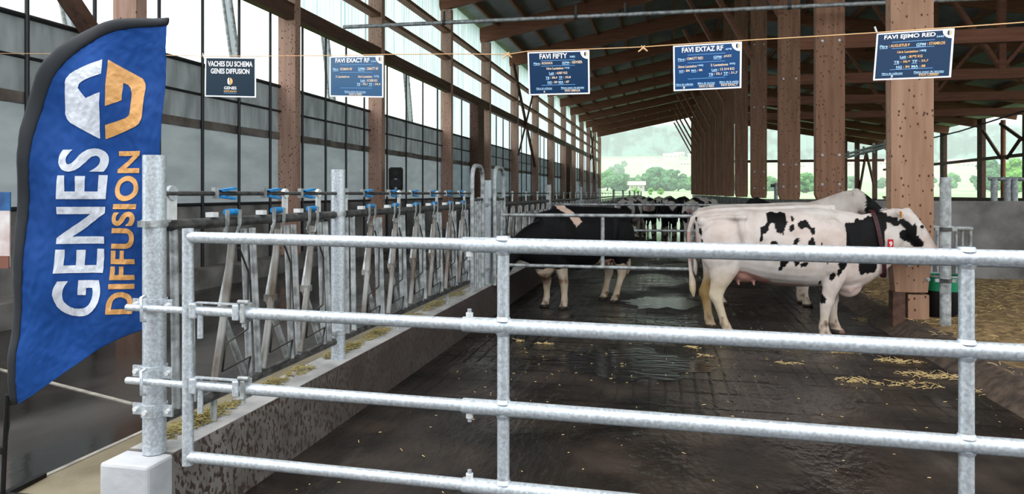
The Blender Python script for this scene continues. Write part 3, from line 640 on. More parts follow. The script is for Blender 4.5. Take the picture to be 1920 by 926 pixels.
def hoop(y0, y1, x0, label, top=1.94):
    t = thing('hoop_barrier', label, 'barrier', (x0, y0, CURB), 'bent hoop barriers of the walk-through'); t['wo'] = (x0, y0, CURB)
    pts = [(x0, y0, CURB), (x0, y0, top - .17)]; R = (y1 - y0) / 2
    R = min(R, .16)
    for k in range(1, 6):
        a = math.pi / 2 * k / 5; pts.append((x0, y0 + R - R * math.cos(a), top - .17 + .17 * math.sin(a)))
    for k in range(0, 6):
        a = math.pi / 2 * k / 5; pts.append((x0, y1 - R + R * math.sin(a), top - .17 + .17 * math.cos(a)))
    pts.append((x0, y1, CURB))
    MB().tube(pts, .027, 'galv_old', 14).build('hoop', t)
    b = MB()
    for f_ in (.3, .5, .72): b.tube([(x0, y0 + (y1 - y0) * f_, CURB), (x0, y0 + (y1 - y0) * f_, 1.5 + .05 * (f_ > .4))], .015, 'galv_old', 8)
    b.tube([(x0, y0, 1.52), (x0, y1, 1.52)], .018, 'galv_dark', 8); b.build('inner_bars', t)
hoop(8.36, 8.86, XF + .0, 'nearer bent hoop barrier left of the third fence post')
hoop(8.98, 9.5, XF + .13, 'farther bent hoop barrier wrapped round the third fence post')
hoop(18.9, 19.35, XF, 'small bent hoop barrier far down the feed fence', 1.9)

# ============================================================ FRONT GATE
GY = 2.735
def gz(x, z): return z - .010 * (x + 2.05)
g = thing('field_gate', 'large bright galvanised four-rail gate across the whole foreground', 'gate', (-2.05, GY, .44)); g['wo'] = (-2.05, GY, .44)
XJ = -.80
for z in (1.407, 1.088, .762, .445):
    lo_ = -2.04 if z in (1.407, .445) else -1.82
    MB().tube([(lo_, GY, gz(lo_, z)), (XJ + .06, GY, gz(XJ, z))], .0245, 'galv', 24).build('inner_rail', g)
    MB().tube([(XJ, GY, gz(XJ, z)), (XJ + .004, GY, gz(XJ, z)), (1.9, GY, gz(1.9, z))], [.026, .0305, .0305], 'galv', 28).build('outer_rail', g)
    s = -1 if z in (1.407, .762) else 1
    xx = XJ + .03; zz = gz(xx, z)
    b = MB().tube([(xx, GY, zz + s * .02), (xx, GY, zz + s * .047)], .0165, 'white_metal', 6).tube([(xx, GY, zz + s * .047), (xx, GY, zz + s * .062)], .0085, 'galv', 10); b.build('clamp_bolt', g)
MB().tube([(-2.05, GY, gz(-2.05, .41)), (-2.05, GY, gz(-2.05, 1.445))], .024, 'galv', 24).build('end_upright', g)
for x in (-.632, 1.015):
    MB().tube([(x, GY + .002, gz(x, .2)), (x, GY + .002, gz(x, 1.40))], .0245, 'galv', 24).build('upright', g)
    for z in (1.407, 1.088, .762, .445):
        for s in (-1, 1): w = MB().tube([(x, GY + .001, gz(x, z) + s * .022), (x, GY + .001, gz(x, z) + s * .038)], [.033, .0255], 'galv', 20, caps=False); w.build('weld', g)
# telescopic latches to the post
for k, z in enumerate((1.088, .762)):
    zz = gz(-2.1, z)
    l_ = MB().tube([(-2.36, GY, zz), (-1.76, GY, zz - .006)], .0155, 'galv', 16); lo = l_.build('latch_rod', g)
    MB().tube([(-2.02, GY - .004, zz), (-1.76, GY - .004, zz - .004)], .021, 'galv', 16).build('latch_sleeve', g)
    br = MB()
    for x in (-2.01, -1.80): br.box((x - .016, GY - .03, zz - .033), (x + .016, GY + .026, zz + .033), 'galv', .004)
    br.prism((-2.0, GY - .01, zz + .036), (-1.79, GY - .01, zz + .034), .02, .006, 'galv'); br.build('latch_bracket', g)
    MB().box((-1.775, GY - .034, zz - .042), (-1.755, GY + .03, zz + .038), 'galv_old', .003).tube([(-1.765, GY - .02, zz + .03), (-1.765, GY - .02, zz - .06)], .008, 'galv_old', 8).tube([(-1.79, GY - .02, zz + .045), (-1.74, GY - .02, zz + .045)], .011, 'galv_old', 8).build('latch_pin', g)
    MB().tube([(-1.985, GY - .005, zz - .01), (-1.985, GY - .005, zz - .12)], .0125, 'galv', 12).build('latch_handle', g)
    u = MB(); u.tube([(-2.262, GY - .005, zz - .055), (-2.262, GY - .028, zz - .05), (-2.262, GY - .03, zz + .05), (-2.262, GY - .005, zz + .055)], .0075, 'galv', 10); u.build('keeper_ring', g)
# second and third gates down the alley
def alley_gate(y, x0, x1, z0, z1, label, mx, r=.024, rails=None):
    g = thing('alley_gate', label, 'gate', (x0, y, z0)); g['wo'] = (x0, y, z0)
    for z in rails or (z0, z1): MB().tube([(x0, y, z), (x1, y - .02, z)], r, 'galv_old', 12).build('rail', g)
    for x in mx: MB().tube([(x, y, 0.0 if (y > 10 and x in (x0, x1)) else z0), (x, y, z1 + (.05 if x == x0 else 0))], r, 'galv_old', 12).build('upright', g)
p0 = at_y(940, 403, 9.05)
alley_gate(9.05, p0.x, .30, .66, 1.315, 'thin galvanised gate in front of the black cow', [p0.x, at_y(1130, 405, 9.05).x, .30])
alley_gate(14.3, -2.2, 2.4, .86, 1.37, 'thin galvanised gate before the distant group of cows', [-2.2, -1.0, .5, 2.4])
# ============================================================ RIGHT CORNER: post, water tub, barred feeder, straw
rp_ = at(1762, 625, 7.75); rp_ = Vector((2.93, 8.45, 0))
t = thing('gate_post', 'mud-stained galvanised post in front of the green and black tub', 'post', rp_); t['wo'] = tuple(rp_)
MB().tube([rp_, rp_ + Vector((0, 0, 1.77))], .055, 'galv_old', 20).build('post_tube', t)
for z in (1.21, .66, .08): MB().tube([rp_ + Vector((0, 0, z - .02)), rp_ + Vector((0, 0, z + .02))], .064, 'galv_dark', 20).box((rp_.x - .1, rp_.y - .012, z - .018), (rp_.x + .11, rp_.y + .012, z + .018), 'galv_old').build('clamp', t)
tb = at_y(1760, 525, 9.15); tb = Vector((3.14, 9.12, .13))
t = thing('water_tub', 'round black tub with a green rim band behind the galvanised post', 'tub', tb); t['wo'] = tuple(tb)
MB().tube([tb, tb + Vector((0, 0, .02)), tb + Vector((0, 0, .35))], [.205, .215, .22], 'plastic_black', 32).build('tub_body', t)
MB().tube([tb + Vector((0, 0, .35)), tb + Vector((0, 0, .515))], .221, 'tub_green', 32, caps=False).build('rim_band', t)
MB().tube([tb + Vector((0, 0, .51)), tb + Vector((0, 0, .53))], .228, 'galv_old', 32, caps=False).tube([tb + Vector((0, 0, .495)), tb + Vector((0, 0, .50))], .218, 'plastic_black', 32).build('rim', t)
fx = Vector((3.10, 9.72, 1.17))
t = thing('barred_feeder', 'galvanised barred panel hung from a horizontal tube behind the tub', 'feeder', (3.10, 9.7, .2)); t['wo'] = (3.10, 9.7, .2)
MB().tube([(3.05, 9.72, 1.18), (3.66, 9.70, 1.165)], .034, 'galv_old', 14).build('top_tube', t)
MB().tube([(3.05, 9.72, .22), (3.66, 9.70, .22)], .022, 'galv_old', 10).build('bottom_tube', t)
bars = MB()
for k in range(7): bars.tube([(3.14 + .07 * k, 9.72, 1.17), (3.14 + .07 * k, 9.72, .22)], .016, 'galv_old', 8)
bars.build('bars', t); MB().tube([(3.64, 9.7, 1.17), (3.64, 9.7, .2)], .02, 'galv_old', 10).build('end_upright', t)
for lab, px in (('small galvanised bracket post left of the white cow standing behind', 1455), ('left galvanised cubicle post on the right concrete wall', 1864), ('middle galvanised cubicle post on the right concrete wall', 1889), ('right galvanised cubicle post on the right concrete wall', 1902)):
    Y = 24 if px == 1455 else 16
    q = at_y(px, 372, Y); t = thing('bracket_post', lab, 'post', (q.x, q.y, 0)); t['wo'] = (q.x, q.y, 0)
    MB().tube([(q.x, q.y, 0), (q.x, q.y, q.z + (.42 if px != 1455 else .5))], .06, 'galv_old', 12).build('post_tube', t)
    if px > 1500: MB().tube([(q.x - .1, q.y, q.z + .4), (q.x + .3, q.y, q.z + .38)], .035, 'galv_old', 10).build('cross_tube', t)
    else: MB().box((q.x - .16, q.y - .05, q.z + .36), (q.x + .14, q.y + .05, q.z + .46), 'galv_dark').build('cap_plate', t)
# straw bed
M['strawbed'] = mat('trodden_straw_bed', (.12, .075, .03), .9, col2=(.30, .20, .09), scale=9, detail=9, bump=1, bscale=26, coords='Object')
M['straw'] = mat('straw', (.48, .34, .14), .8, col2=(.66, .50, .24), scale=3)
M['straw_d'] = mat('damp_straw', (.22, .14, .055), .8, col2=(.36, .25, .10), scale=3)
def bedz(x, y):
    e = min(1, max(0, (x - 2.68) / .5))
    return .14 + e * (.07 + .04 * noise.noise((x * 1.5, y * 1.5, 2)) + .03 * noise.noise((x * 5, y * 5, 2)))
def bed():
    xs = [2.68 + .1 * i for i in range(72)]; ys_ = [2.4 + .12 * i for i in range(89)]
    return grid(xs, ys_, lambda x, y: bedz(x, y), 'strawbed')
tag(bed().build('straw_bed'), 'deep trodden straw bedding of the right-hand pen', 'straw', kind='stuff')
def strawset(name, spots, m, label, L=.09, group=None, tw=1.0):
    mb = MB(); r = random.Random(len(spots))
    for (x, y, z) in spots:
        a = r.random() * 6.283; ll = L * r.uniform(.4, 1.2); dz = r.uniform(-.1, .35) * ll; u = Vector((math.cos(a), math.sin(a), 0)); w = Vector((-u.y, u.x, 0)) * r.uniform(.0022, .0038) * tw
        p = Vector((x, y, z + .004 + max(0, -dz))); q = p + u * ll + Vector((0, 0, dz)); md = (p + q) / 2 + Vector((0, 0, r.uniform(0, .15) * ll)); h = Vector((0, 0, .003))
        mb.add([p - w, p + w, md + w, md - w, q + w, q - w, p + h, md + h, q + h], [(0, 1, 2, 3), (3, 2, 4, 5), (0, 6, 1), (0, 3, 7, 6), (1, 6, 7, 2), (3, 5, 8, 7), (2, 7, 8, 4)], m)
    return tag(mb.build(name), label, 'straw', kind='stuff')
r = random.Random(3)
sp_ = []
while len(sp_) < 6500:
    y = 13 - (r.random() ** 1.0) * 10; x = r.uniform(2.7, 8.2)
    if y < 12.8: sp_.append((x, y, bedz(x, y)))
strawset('loose_straw', sp_[:3800], 'straw_d', 'damp brown straw stems strewn over the right pen')
strawset('loose_straw', sp_[3800:], 'straw', 'bright straw stems strewn over the right pen')
def blob(n_, cx, cy, rx, ry, z0=0, zh=0):
    out = []
    for _ in range(n_):
        a = r.random() * 6.283; q = r.random() ** .7; out.append((cx + math.cos(a) * rx * q, cy + math.sin(a) * ry * q, z0 + zh * r.random() * (1 - q)))
    return out
al = []
for px, py, rx, ry, n_ in ((1680, 678, .22, .1, 90), (1745, 705, .26, .12, 110), (1600, 714, .16, .08, 50), (1700, 722, .3, .12, 70), (1500, 655, .12, .06, 26), (1580, 661, .14, .05, 40), (1480, 682, .12, .05, 24), (1300, 652, .09, .05, 26), (1022, 645, .07, .05, 24), (975, 640, .05, .04, 12), (1320, 668, .1, .04, 16), (1890, 740, .25, .2, 60), (1620, 600, .1, .2, 30)):
    p = at(px, py, 1); k = (EYE) / (EYE - p.z); c = Vector((p.x * k, p.y * k)); al += blob(n_, c.x, c.y, rx, ry)
strawset('straw_wisps', al, 'straw', 'scattered yellow straw wisps on the dark wet alley floor', .06, tw=.6)
al = []
for _ in range(260): al.append((r.uniform(-2.0, 2.4), r.uniform(2.9, 9), 0))
strawset('straw_bits', al, 'straw', 'single bits of straw scattered over the alley floor', .022, tw=.7)
M['hay'] = mat('feed_hay', (.16, .13, .045), .9, col2=(.30, .25, .09), scale=5)
hy = []
for y, w, n_ in ((3.3, .35, 700), (4.0, .16, 160), (4.35, .15, 140), (5.0, .3, 500), (5.6, .3, 340), (6.4, .3, 220), (7.2, .4, 300), (8.0, .3, 150)):
    hy += blob(n_, -2.40, y, .07, w, CURB, .045)
strawset('feed_hay', hy, 'hay', 'greenish hay left lying on top of the feed curb', .04)
hy = blob(120, -2.75, 3.9, .2, .6, AZ, .02) + blob(400, -2.7, 5.5, .2, 1.5, AZ, .03)
strawset('feed_hay', hy, 'hay', 'thin scatter of hay on the floor strip beyond the feed curb', .03)

M['puddle'] = bpy.data.materials.new('rippled_slurry_water'); M['puddle'].use_nodes = True
_n = M['puddle'].node_tree.nodes; _l = M['puddle'].node_tree.links; _b = _n['Principled BSDF']; _b.inputs['Base Color'].default_value = (.012, .011, .011, 1); _b.inputs['Roughness'].default_value = .04
_g = _n.new('ShaderNodeNewGeometry'); _m = _n.new('ShaderNodeMapping'); _m.inputs['Scale'].default_value = (6, 16, 1); _l.new(_g.outputs['Position'], _m.inputs[0]); _t = _n.new('ShaderNodeTexNoise'); _t.inputs['Scale'].default_value = 1; _t.inputs['Detail'].default_value = 6; _l.new(_m.outputs[0], _t.inputs['Vector'])
_p = _n.new('ShaderNodeBump'); _p.inputs['Strength'].default_value = .6; _p.inputs['Distance'].default_value = .01; _l.new(_t.outputs['Fac'], _p.inputs['Height']); _l.new(_p.outputs[0], _b.inputs['Normal'])
def puddle(cx, cy, rx, ry, label, z=.003):
    vs = [(cx, cy, z)] + [(cx + rx * math.cos(a) * (1 + .35 * noise.noise((a * 4, cx, 3)) + .45 * noise.noise((math.cos(a) * 2, math.sin(a) * 2, cx))), cy + ry * math.sin(a) * (1 + .35 * noise.noise((a * 4, cx, 3)) + .45 * noise.noise((math.cos(a) * 2 + 5, math.sin(a) * 2, cy))), z) for a in [6.2832 * k / 60 for k in range(60)]]
    tag(MB().add(vs, [(0, 1 + k, 1 + (k + 1) % 60) for k in range(60)], 'puddle').build('puddle', origin=(cx, cy, z)), label, 'puddle')
_p0 = at(1245, 567, 10.35); puddle(_p0.x, _p0.y, .55, .62, 'shiny puddle on the alley floor between the black cow and the spotted cow')
puddle(.1, 36, 1.3, 14, 'long wet patch on the alley floor beside the distant cows')
_p0 = at(1180, 690, 6.5); puddle(_p0.x, _p0.y + .2, .75, .55, 'shallow wet film on the grooved floor in front of the black cow', .002)
# ============================================================ FLAG
def fl(px, py):     # flag plane: nearer on the pole side
    d = 3.36 + .20 * (px / 310)
    p = at(px, py, d); nrm = Vector((S_ * -1, C_, 0))
    a = .016 * math.sin(px * .045 + py * .012 + 1) + .010 * math.sin(px * .021 - py * .031) + .008 * noise.noise((px * .03, py * .012, 0)) + .004 * noise.noise((px * .09, py * .05, 2)) + .0018 * noise.noise((px * .2, py * .14, 7)) + .006 * abs(noise.noise((px * .055 + py * .01, py * .035, 11))) - .004 * abs(noise.noise((px * .02 - py * .03, py * .02, 15)))
    return p, nrm, a
def flp(px, py, off=0):
    p, n_, a = fl(px, py); return p + n_ * (a - off)
Lft = [(33, 48), (37, 700), (0, 0)]
def interp(tab, t):
    if t <= tab[0][0]: return tab[0][1]
    for (a, va), (b, vb) in zip(tab, tab[1:]):
        if t <= b: return va + (vb - va) * (t - a) / (b - a)
    return tab[-1][1]
# sleeve centre curve (outer edge, inner edge)
OUT = [(22, 757), (20, 620), (22, 500), (27, 390), (34, 290), (45, 215), (60, 160), (82, 116), (112, 82), (150, 57), (195, 41), (245, 34), (318, 34)]
INN = [(34, 757), (38, 620), (42, 500), (47, 390), (54, 300), (66, 230), (83, 175), (106, 130), (135, 100), (170, 77), (210, 60), (255, 51), (316, 49)]
RGT = [(34, 757), (60, 742), (100, 712), (140, 685), (185, 655), (225, 634), (262, 620), (283, 615)]
M['flag'] = mat('blue_flag_cloth', (.006, .046, .20), .7, spec=.2, col2=(.008, .060, .26), scale=2, bump=.15, bscale=12, stretch=(1, 1, .6))
M['sleeve'] = mat('black_flag_sleeve', (.012, .015, .02), .7)
def build_flag():
    t = thing('feather_flag', 'tall blue feather flag with white and orange lettering beside the gate post', 'flag', at(6, 935, 3.36)); t['wo'] = tuple(t.location)
    # cloth: rows follow inner edge -> right edge
    left = INN; N = 170; K = 84
    def arc(tab, s):
        L = [0]
        for a, b in zip(tab, tab[1:]): L.append(L[-1] + math.dist(a, b))
        q = s * L[-1]
        for i in range(len(tab) - 1):
            if q <= L[i + 1] + 1e-6:
                u = (q - L[i]) / (L[i + 1] - L[i]); return (tab[i][0] + (tab[i + 1][0] - tab[i][0]) * u, tab[i][1] + (tab[i + 1][1] - tab[i][1]) * u)
        return tab[-1]
    def smooth(tab):
        for _ in range(2):
            o = [tab[0]]
            for a, b in zip(tab, tab[1:]): o += [(a[0] * .75 + b[0] * .25, a[1] * .75 + b[1] * .25), (a[0] * .25 + b[0] * .75, a[1] * .25 + b[1] * .75)]
            tab = o + [tab[-1]]
        return tab
    lf = smooth(INN); rg = smooth(RGT)[:-1] + [(284, 600), (293, 480), (303, 300), (311, 160), (316, 49)]
    mb = MB(); vs = []
    for i in range(N + 1):
        s = i / N; a = arc(lf, s); b = arc(rg, s)
        for j in range(K + 1):
            u = j / K; px, py = a[0] + (b[0] - a[0]) * u, a[1] + (b[1] - a[1]) * u; vs.append(flp(px, py))
    f_ = [(i * (K + 1) + j, i * (K + 1) + j + 1, (i + 1) * (K + 1) + j + 1, (i + 1) * (K + 1) + j) for i in range(N) for j in range(K)]
    mb.add(vs, f_, 'flag', True); cl = mb.build('flag_cloth', t)
    sm = cl.modifiers.new('thick', 'SOLIDIFY'); sm.thickness = .0012
    mb = MB(); o_, n_ = smooth(OUT), smooth(INN); q = 60; ring = []
    for i in range(q + 1):
        a, b = arc(o_, i / q), arc(n_, i / q); A, B = flp(*a), flp(*b); c = (A + B) / 2; nr = Vector((-S_, C_, 0)); hw = (B - A) / 2
        ring.append((c, hw * 1.05, nr * .014))
    mb.loft(ring, 'sleeve', 12); mb.build('sleeve', t)
    tag(MB().tube([at(4, 960, 3.36), at(8, 860, 3.36), at(14, 740, 3.36)], .0105, 'plastic_black', 12).tube([at(6, 850, 3.355), at(7, 838, 3.355)], .015, 'plastic_black', 12).build('pole', t))
    MB().tube([at(18, 752, 3.35), at(17, 800, 3.35), at(9, 845, 3.35)], .0025, 'plastic_black', 6).build('cord', t)
    fp = at(6, 960, 3.36); bs = MB()
    for a in (0.1, 1.7, 3.3, 4.9): bs.prism((fp.x, fp.y, AZ + .02), (fp.x + .26 * math.cos(a), fp.y + .26 * math.sin(a), AZ + .012), .03, .02, 'plastic_black')
    bs.tube([(fp.x, fp.y, AZ), (fp.x, fp.y, fp.z)], .012, 'plastic_black', 10); bs.build('foot', t)
    # emblem + lettering, laid on the cloth
    zz = lambda L: [(80 + u * .27, 90 + v * .27) for u, v in L]
    wh = zz([(428, 82), (425, 183), (290, 235), (265, 252), (253, 280), (250, 405), (256, 432), (272, 455), (310, 475), (318, 352), (417, 312), (397, 630), (190, 518), (160, 492), (145, 455), (152, 240), (162, 210), (185, 180), (225, 158)])
    og = zz([(460, 82), (445, 405), (548, 362), (555, 240), (585, 255), (603, 278), (610, 310), (603, 445), (595, 468), (575, 485), (435, 535), (428, 632), (650, 545), (680, 525), (695, 495), (708, 290), (703, 245), (682, 210), (580, 152)])
    M['flag_white'] = mat('white_flag_print', (.55, .59, .66), .5, bump=.35, bscale=9); M['flag_orange'] = mat('orange_flag_print', (.60, .31, .10), .5, bump=.35, bscale=9)
    for nm, poly_, m in (('emblem', wh, 'flag_white'), ('emblem', og, 'flag_orange')):
        lay(poly_bm([poly_]), lambda x, y: flp(x, y, .0035), m, nm, t, 7)
    def tq(q0, q1, q2, q3):   # text (s along, h up) -> pixels on cloth
        return lambda s, h: flp(*[(q0[k] * (1 - s) + q1[k] * s) * (1 - h) + (q3[k] * (1 - s) + q2[k] * s) * h for k in (0, 1)], .0035)
    lettering(t, 'GENES', tq((189, 594), (201, 278), (113, 278), (101, 594)), 'flag_white', .035, .02)
    lettering(t, 'DIFFUSION', tq((249, 588), (265, 283), (218, 283), (203, 588)), 'flag_orange', .028, .03)
def poly_bm(polys):
    bm = bmesh.new()
    for p in polys: bm.faces.new([bm.verts.new((x, y, 0)) for x, y in p])
    bmesh.ops.triangulate(bm, faces=bm.faces[:]); return bm
def text_bm(body, off=.0, spacing=1.0, align='LEFT'):
    cu_ = bpy.data.curves.new('t', 'FONT'); cu_.body = body; cu_.size = 1; cu_.offset = off; cu_.space_character = spacing; cu_.align_x = align; cu_.resolution_u = 6
    o = bpy.data.objects.new('t', cu_); COL.objects.link(o); bpy.context.view_layer.update()
    me = bpy.data.meshes.new_from_object(o.evaluated_get(bpy.context.evaluated_depsgraph_get())); bm = bmesh.new(); bm.from_mesh(me)
    bpy.data.objects.remove(o); bpy.data.curves.remove(cu_); bpy.data.meshes.remove(me); return bm
def norm_bm(bm):
    xs = [v.co.x for v in bm.verts]; ys = [v.co.y for v in bm.verts]; x0, x1, y0, y1 = min(xs), max(xs), min(ys), max(ys)
    for v in bm.verts: v.co = Vector(((v.co.x - x0) / (x1 - x0), (v.co.y - y0) / (y1 - y0), 0))
    return bm
def lay(bm, fn, m, name, parent, maxlen):
    bmesh.ops.triangulate(bm, faces=bm.faces[:])
    for _ in range(5):
        es = [e for e in bm.edges if e.calc_length() > maxlen]
        if not es: break
        bmesh.ops.subdivide_edges(bm, edges=es, cuts=1); bmesh.ops.triangulate(bm, faces=bm.faces[:])
    for v in bm.verts: v.co = fn(v.co.x, v.co.y)
    return MB().bm(bm, m).build(name, parent)
def lettering(parent, body, fn, m, maxlen, off):
    return lay(norm_bm(text_bm(body, off, 1.06)), fn, m, 'lettering', parent, maxlen)
build_flag()

# ============================================================ SIGNS ON THE TWINE
def sign(corners, d0, d1, card, label, lines, badge=True, rules=(), logo=False):
    TL, TR, BR, BL_ = [at(px, py, d) for (px, py), d in zip(corners, (d0, d1, d1, d0))]
    c = (TL + TR + BR + BL_) / 4; t = thing('hanging_sign', label, 'sign', c, 'cow information signs on the twine'); t['wo'] = tuple(c)
    nr = (TR - TL).cross(BL_ - TL).normalized()
    if nr.dot(Vector((0, 0, EYE)) - c) < 0: nr = -nr
    def q(u, v, o=0): return (TL * (1 - u) + TR * u) * (1 - v) + (BL_ * (1 - u) + BR * u) * v + nr * o
    def slab(u0, v0, u1, v1, o0, o1, m):
        vs = [q(u, v, o) for o in (o0, o1) for u, v in ((u0, v0), (u1, v0), (u1, v1), (u0, v1))]
        return MB().add(vs, [(3, 2, 1, 0), (4, 5, 6, 7), (0, 1, 5, 4), (1, 2, 6, 5), (2, 3, 7, 6), (3, 0, 4, 7)], m)
    slab(0, 0, 1, 1, -.002, .001, 'sign_white').build('card', t)
    slab(.025, .03, .975, .965, .001, .0025, card).build('printed_field', t)
    hw = (TR - TL).length; hh = (BL_ - TL).length
    if badge:
        vs = [q(.975, .0, .0035), q(.87, .0, .0035)] + [q(.975 + .115 * math.cos(a), .035 + .165 * math.sin(a), .0035) for a in [math.pi - math.pi / 2 * k / 8 for k in range(9)]]
        MB().add(vs, [tuple(range(len(vs)))], 'sign_white').build('corner_badge', t)
        em = MB(); bx, by, rr = .945, .085, .028
        em.add([q(bx - rr * .9, by - .03, .0045), q(bx - .002, by - .055, .0045), q(bx - .002, by + .06, .0045), q(bx - rr * .9, by + .03, .0045)], [(0, 1, 2, 3)], card)
        em.add([q(bx + .004, by - .055, .0045), q(bx + rr * .9, by - .03, .0045), q(bx + rr * .9, by + .03, .0045), q(bx + .004, by + .06, .0045)], [(0, 1, 2, 3)], 'sign_orange'); em.build('badge_emblem', t)
    if rules:
        ru = MB()
        for v, u0, u1 in rules: ru.add([q(u0, v - .006, .0035), q(u1, v - .006, .0035), q(u1, v + .006, .0035), q(u0, v + .006, .0035)], [(0, 1, 2, 3)], 'sign_rule')
        ru.build('printed_rules', t)
    for body, u0, v0, u1, v1, m in lines:
        mb = MB(); und = body.startswith('_'); body = body.lstrip('_'); bm = norm_bm(text_bm(body, .028 if v1 - v0 > .09 else .02, 1.0))
        for v in bm.verts: v.co = q(u0 + (u1 - u0) * v.co.x, v1 + (v0 - v1) * v.co.y, .004)
        mb.bm(bm, m)
        if und: mb.add([q(u0, v1 + .012, .004), q(u1, v1 + .012, .004), q(u1, v1 + .02, .004), q(u0, v1 + .02, .004)], [(0, 1, 2, 3)], m)
        mb.build('lettering', t)
    if logo:
        a = [(.47, .52), (.487, .51), (.487, .57), (.472, .585), (.472, .64), (.480, .65), (.480, .61), (.495, .60), (.495, .70), (.455, .655), (.452, .56)]
        b_ = [(.503, .51), (.53, .53), (.553, .57), (.553, .64), (.54, .665), (.505, .70), (.505, .655), (.53, .635), (.53, .585), (.522, .575), (.522, .62), (.503, .63)]
        for P_, m in ((a, 'sign_white'), (b_, 'sign_orange')):
            bm = poly_bm([P_])
            for v in bm.verts: v.co = q(v.co.x, v.co.y, .004)
            MB().bm(bm, m).build('emblem', t)
    return t
Wh, Lb, Cr, Or = 'sign_white', 'sign_lblue', 'sign_cream', 'sign_orange'
sign([(385, 107), (480, 108), (480, 183), (384, 181)], 5.9, 5.75, 'sign_blue3', 'leftmost hanging sign, dark slate with two lines of white capitals and an emblem',
     [('VACHES DU SCHEMA', .06, .10, .94, .235, Wh), ('GENES DIFFUSION', .12, .285, .88, .415, Wh), ('GENES', .385, .735, .63, .81, Wh), ('DIFFUSION', .385, .835, .63, .875, Or)], badge=False, rules=((.9, .385, .63),), logo=True)
sign([(618, 106), (719, 104), (719, 183), (618, 181)], 5.5, 5.35, 'sign_blue_sheen', 'second hanging sign from the left, glossy blue paled by a painted sky reflection, before the timber wall post',
     [('FAVI EXACT RF', .115, .05, .75, .16, Wh), ('5454', .78, .12, .87, .155, Lb), ('_Père', .07, .29, .17, .35, Lb), (': ROMAN RF', .19, .285, .43, .35, Cr), ('_GPM', .54, .285, .66, .35, Lb), (': OMATT RF', .68, .28, .91, .345, Cr),
      ('2 Lactations', .12, .475, .38, .53, Cr), ('1ère Lactation', .54, .475, .80, .53, Cr), ('275J', .83, .475, .92, .53, Lb), ('_Lait', .585, .57, .67, .62, Lb), (': 8 538 KG', .69, .565, .89, .625, Cr), ('_TB', .515, .66, .58, .71, Lb), (': 30,1', .60, .655, .71, .715, Cr), ('_TP', .735, .66, .80, .71, Lb), (': 34,4', .82, .655, .95, .715, Cr),
      ('_Pleine soeur du taureau', .29, .85, .68, .885, Lb), ('FAVI U RED', .375, .91, .61, .96, Cr)], rules=((.21, .2, .8), (.40, .2, .8), (.78, .2, .8)))
sign([(989, 98), (1105, 94), (1106, 176), (992, 179)], 4.95, 4.8, 'sign_blue', 'middle hanging sign, navy blue, in front of the dark roof timbers',
     [('FAVI FIFTY', .20, .05, .65, .17, Wh), ('5482', .69, .115, .775, .16, Lb), ('_Père', .10, .245, .20, .295, Lb), (': RODDICK', .215, .24, .415, .295, Cr), ('_GPM', .565, .245, .68, .295, Lb), (': GEYSER', .70, .235, .89, .295, Cr),
      ('1ère Lactation', .31, .365, .585, .42, Cr), ('103J', .605, .37, .68, .415, Lb), ('_Lait', .35, .475, .43, .53, Lb), (': 6387 KG', .455, .475, .645, .53, Cr), ('_TB', .29, .58, .35, .63, Lb), (': 38,4', .365, .58, .48, .635, Cr), ('_TP', .505, .58, .565, .63, Lb), (': 33,8', .585, .58, .70, .635, Cr),
      ('_NG', .32, .685, .39, .735, Lb), (': 83', .405, .685, .48, .735, Cr), ('_MA', .50, .685, .58, .735, Lb), (': 87', .60, .685, .675, .735, Cr),
      ('_Nbre de collectes', .13, .825, .39, .86, Lb), ('6', .25, .895, .275, .945, Cr), ('_Pleine soeur du taureau', .54, .825, .91, .86, Lb), ('FAVI UMAGA', .60, .885, .85, .94, Cr)], rules=((.21, .22, .77), (.335, .22, .77), (.775, .22, .77)))
sign([(1262, 86), (1391, 78), (1390, 165), (1263, 171)], 4.5, 4.3, 'sign_blue2', 'fourth hanging sign from the left, mid blue with two columns of text',
     [('FAVI EXTAZ RF', .135, .055, .74, .165, Wh), ('4098', .77, .125, .86, .165, Lb), ('_Père', .075, .285, .175, .335, Lb), (': OMATT RED', .19, .275, .45, .335, Cr), ('_GPM', .60, .275, .715, .33, Lb), (': JAZZ', .735, .27, .86, .325, Cr),
      ('3ème Lactation', .075, .445, .355, .50, Cr), ('180J', .37, .445, .45, .49, Lb), ('_NG', .09, .545, .155, .59, Lb), (': 84', .17, .54, .25, .59, Cr), ('_MA', .275, .545, .35, .59, Lb), (': 86', .365, .54, .44, .59, Cr),
      ('2 Lactations', .56, .445, .81, .50, Cr), ('305J', .83, .445, .91, .49, Lb), ('_Lait', .575, .55, .655, .60, Lb), (': 13 314 KG', .67, .545, .90, .60, Cr), ('_TB', .53, .645, .595, .695, Lb), (': 32,1', .61, .64, .72, .695, Cr), ('_TP', .745, .64, .81, .69, Lb), (': 31,7', .825, .635, .945, .69, Cr),
      ('_Nbre de collectes', .04, .84, .30, .88, Lb), ('1', .15, .91, .175, .955, Cr), ('_Mère du taureau', .37, .835, .62, .875, Lb), ('FAVI U RED', .39, .90, .61, .95, Cr), ('_Mère de la vache', .69, .83, .96, .87, Lb), ('FAVI EXACT', .715, .89, .95, .945, Cr)], rules=((.225, .22, .77), (.395, .22, .77), (.75, .22, .77)))
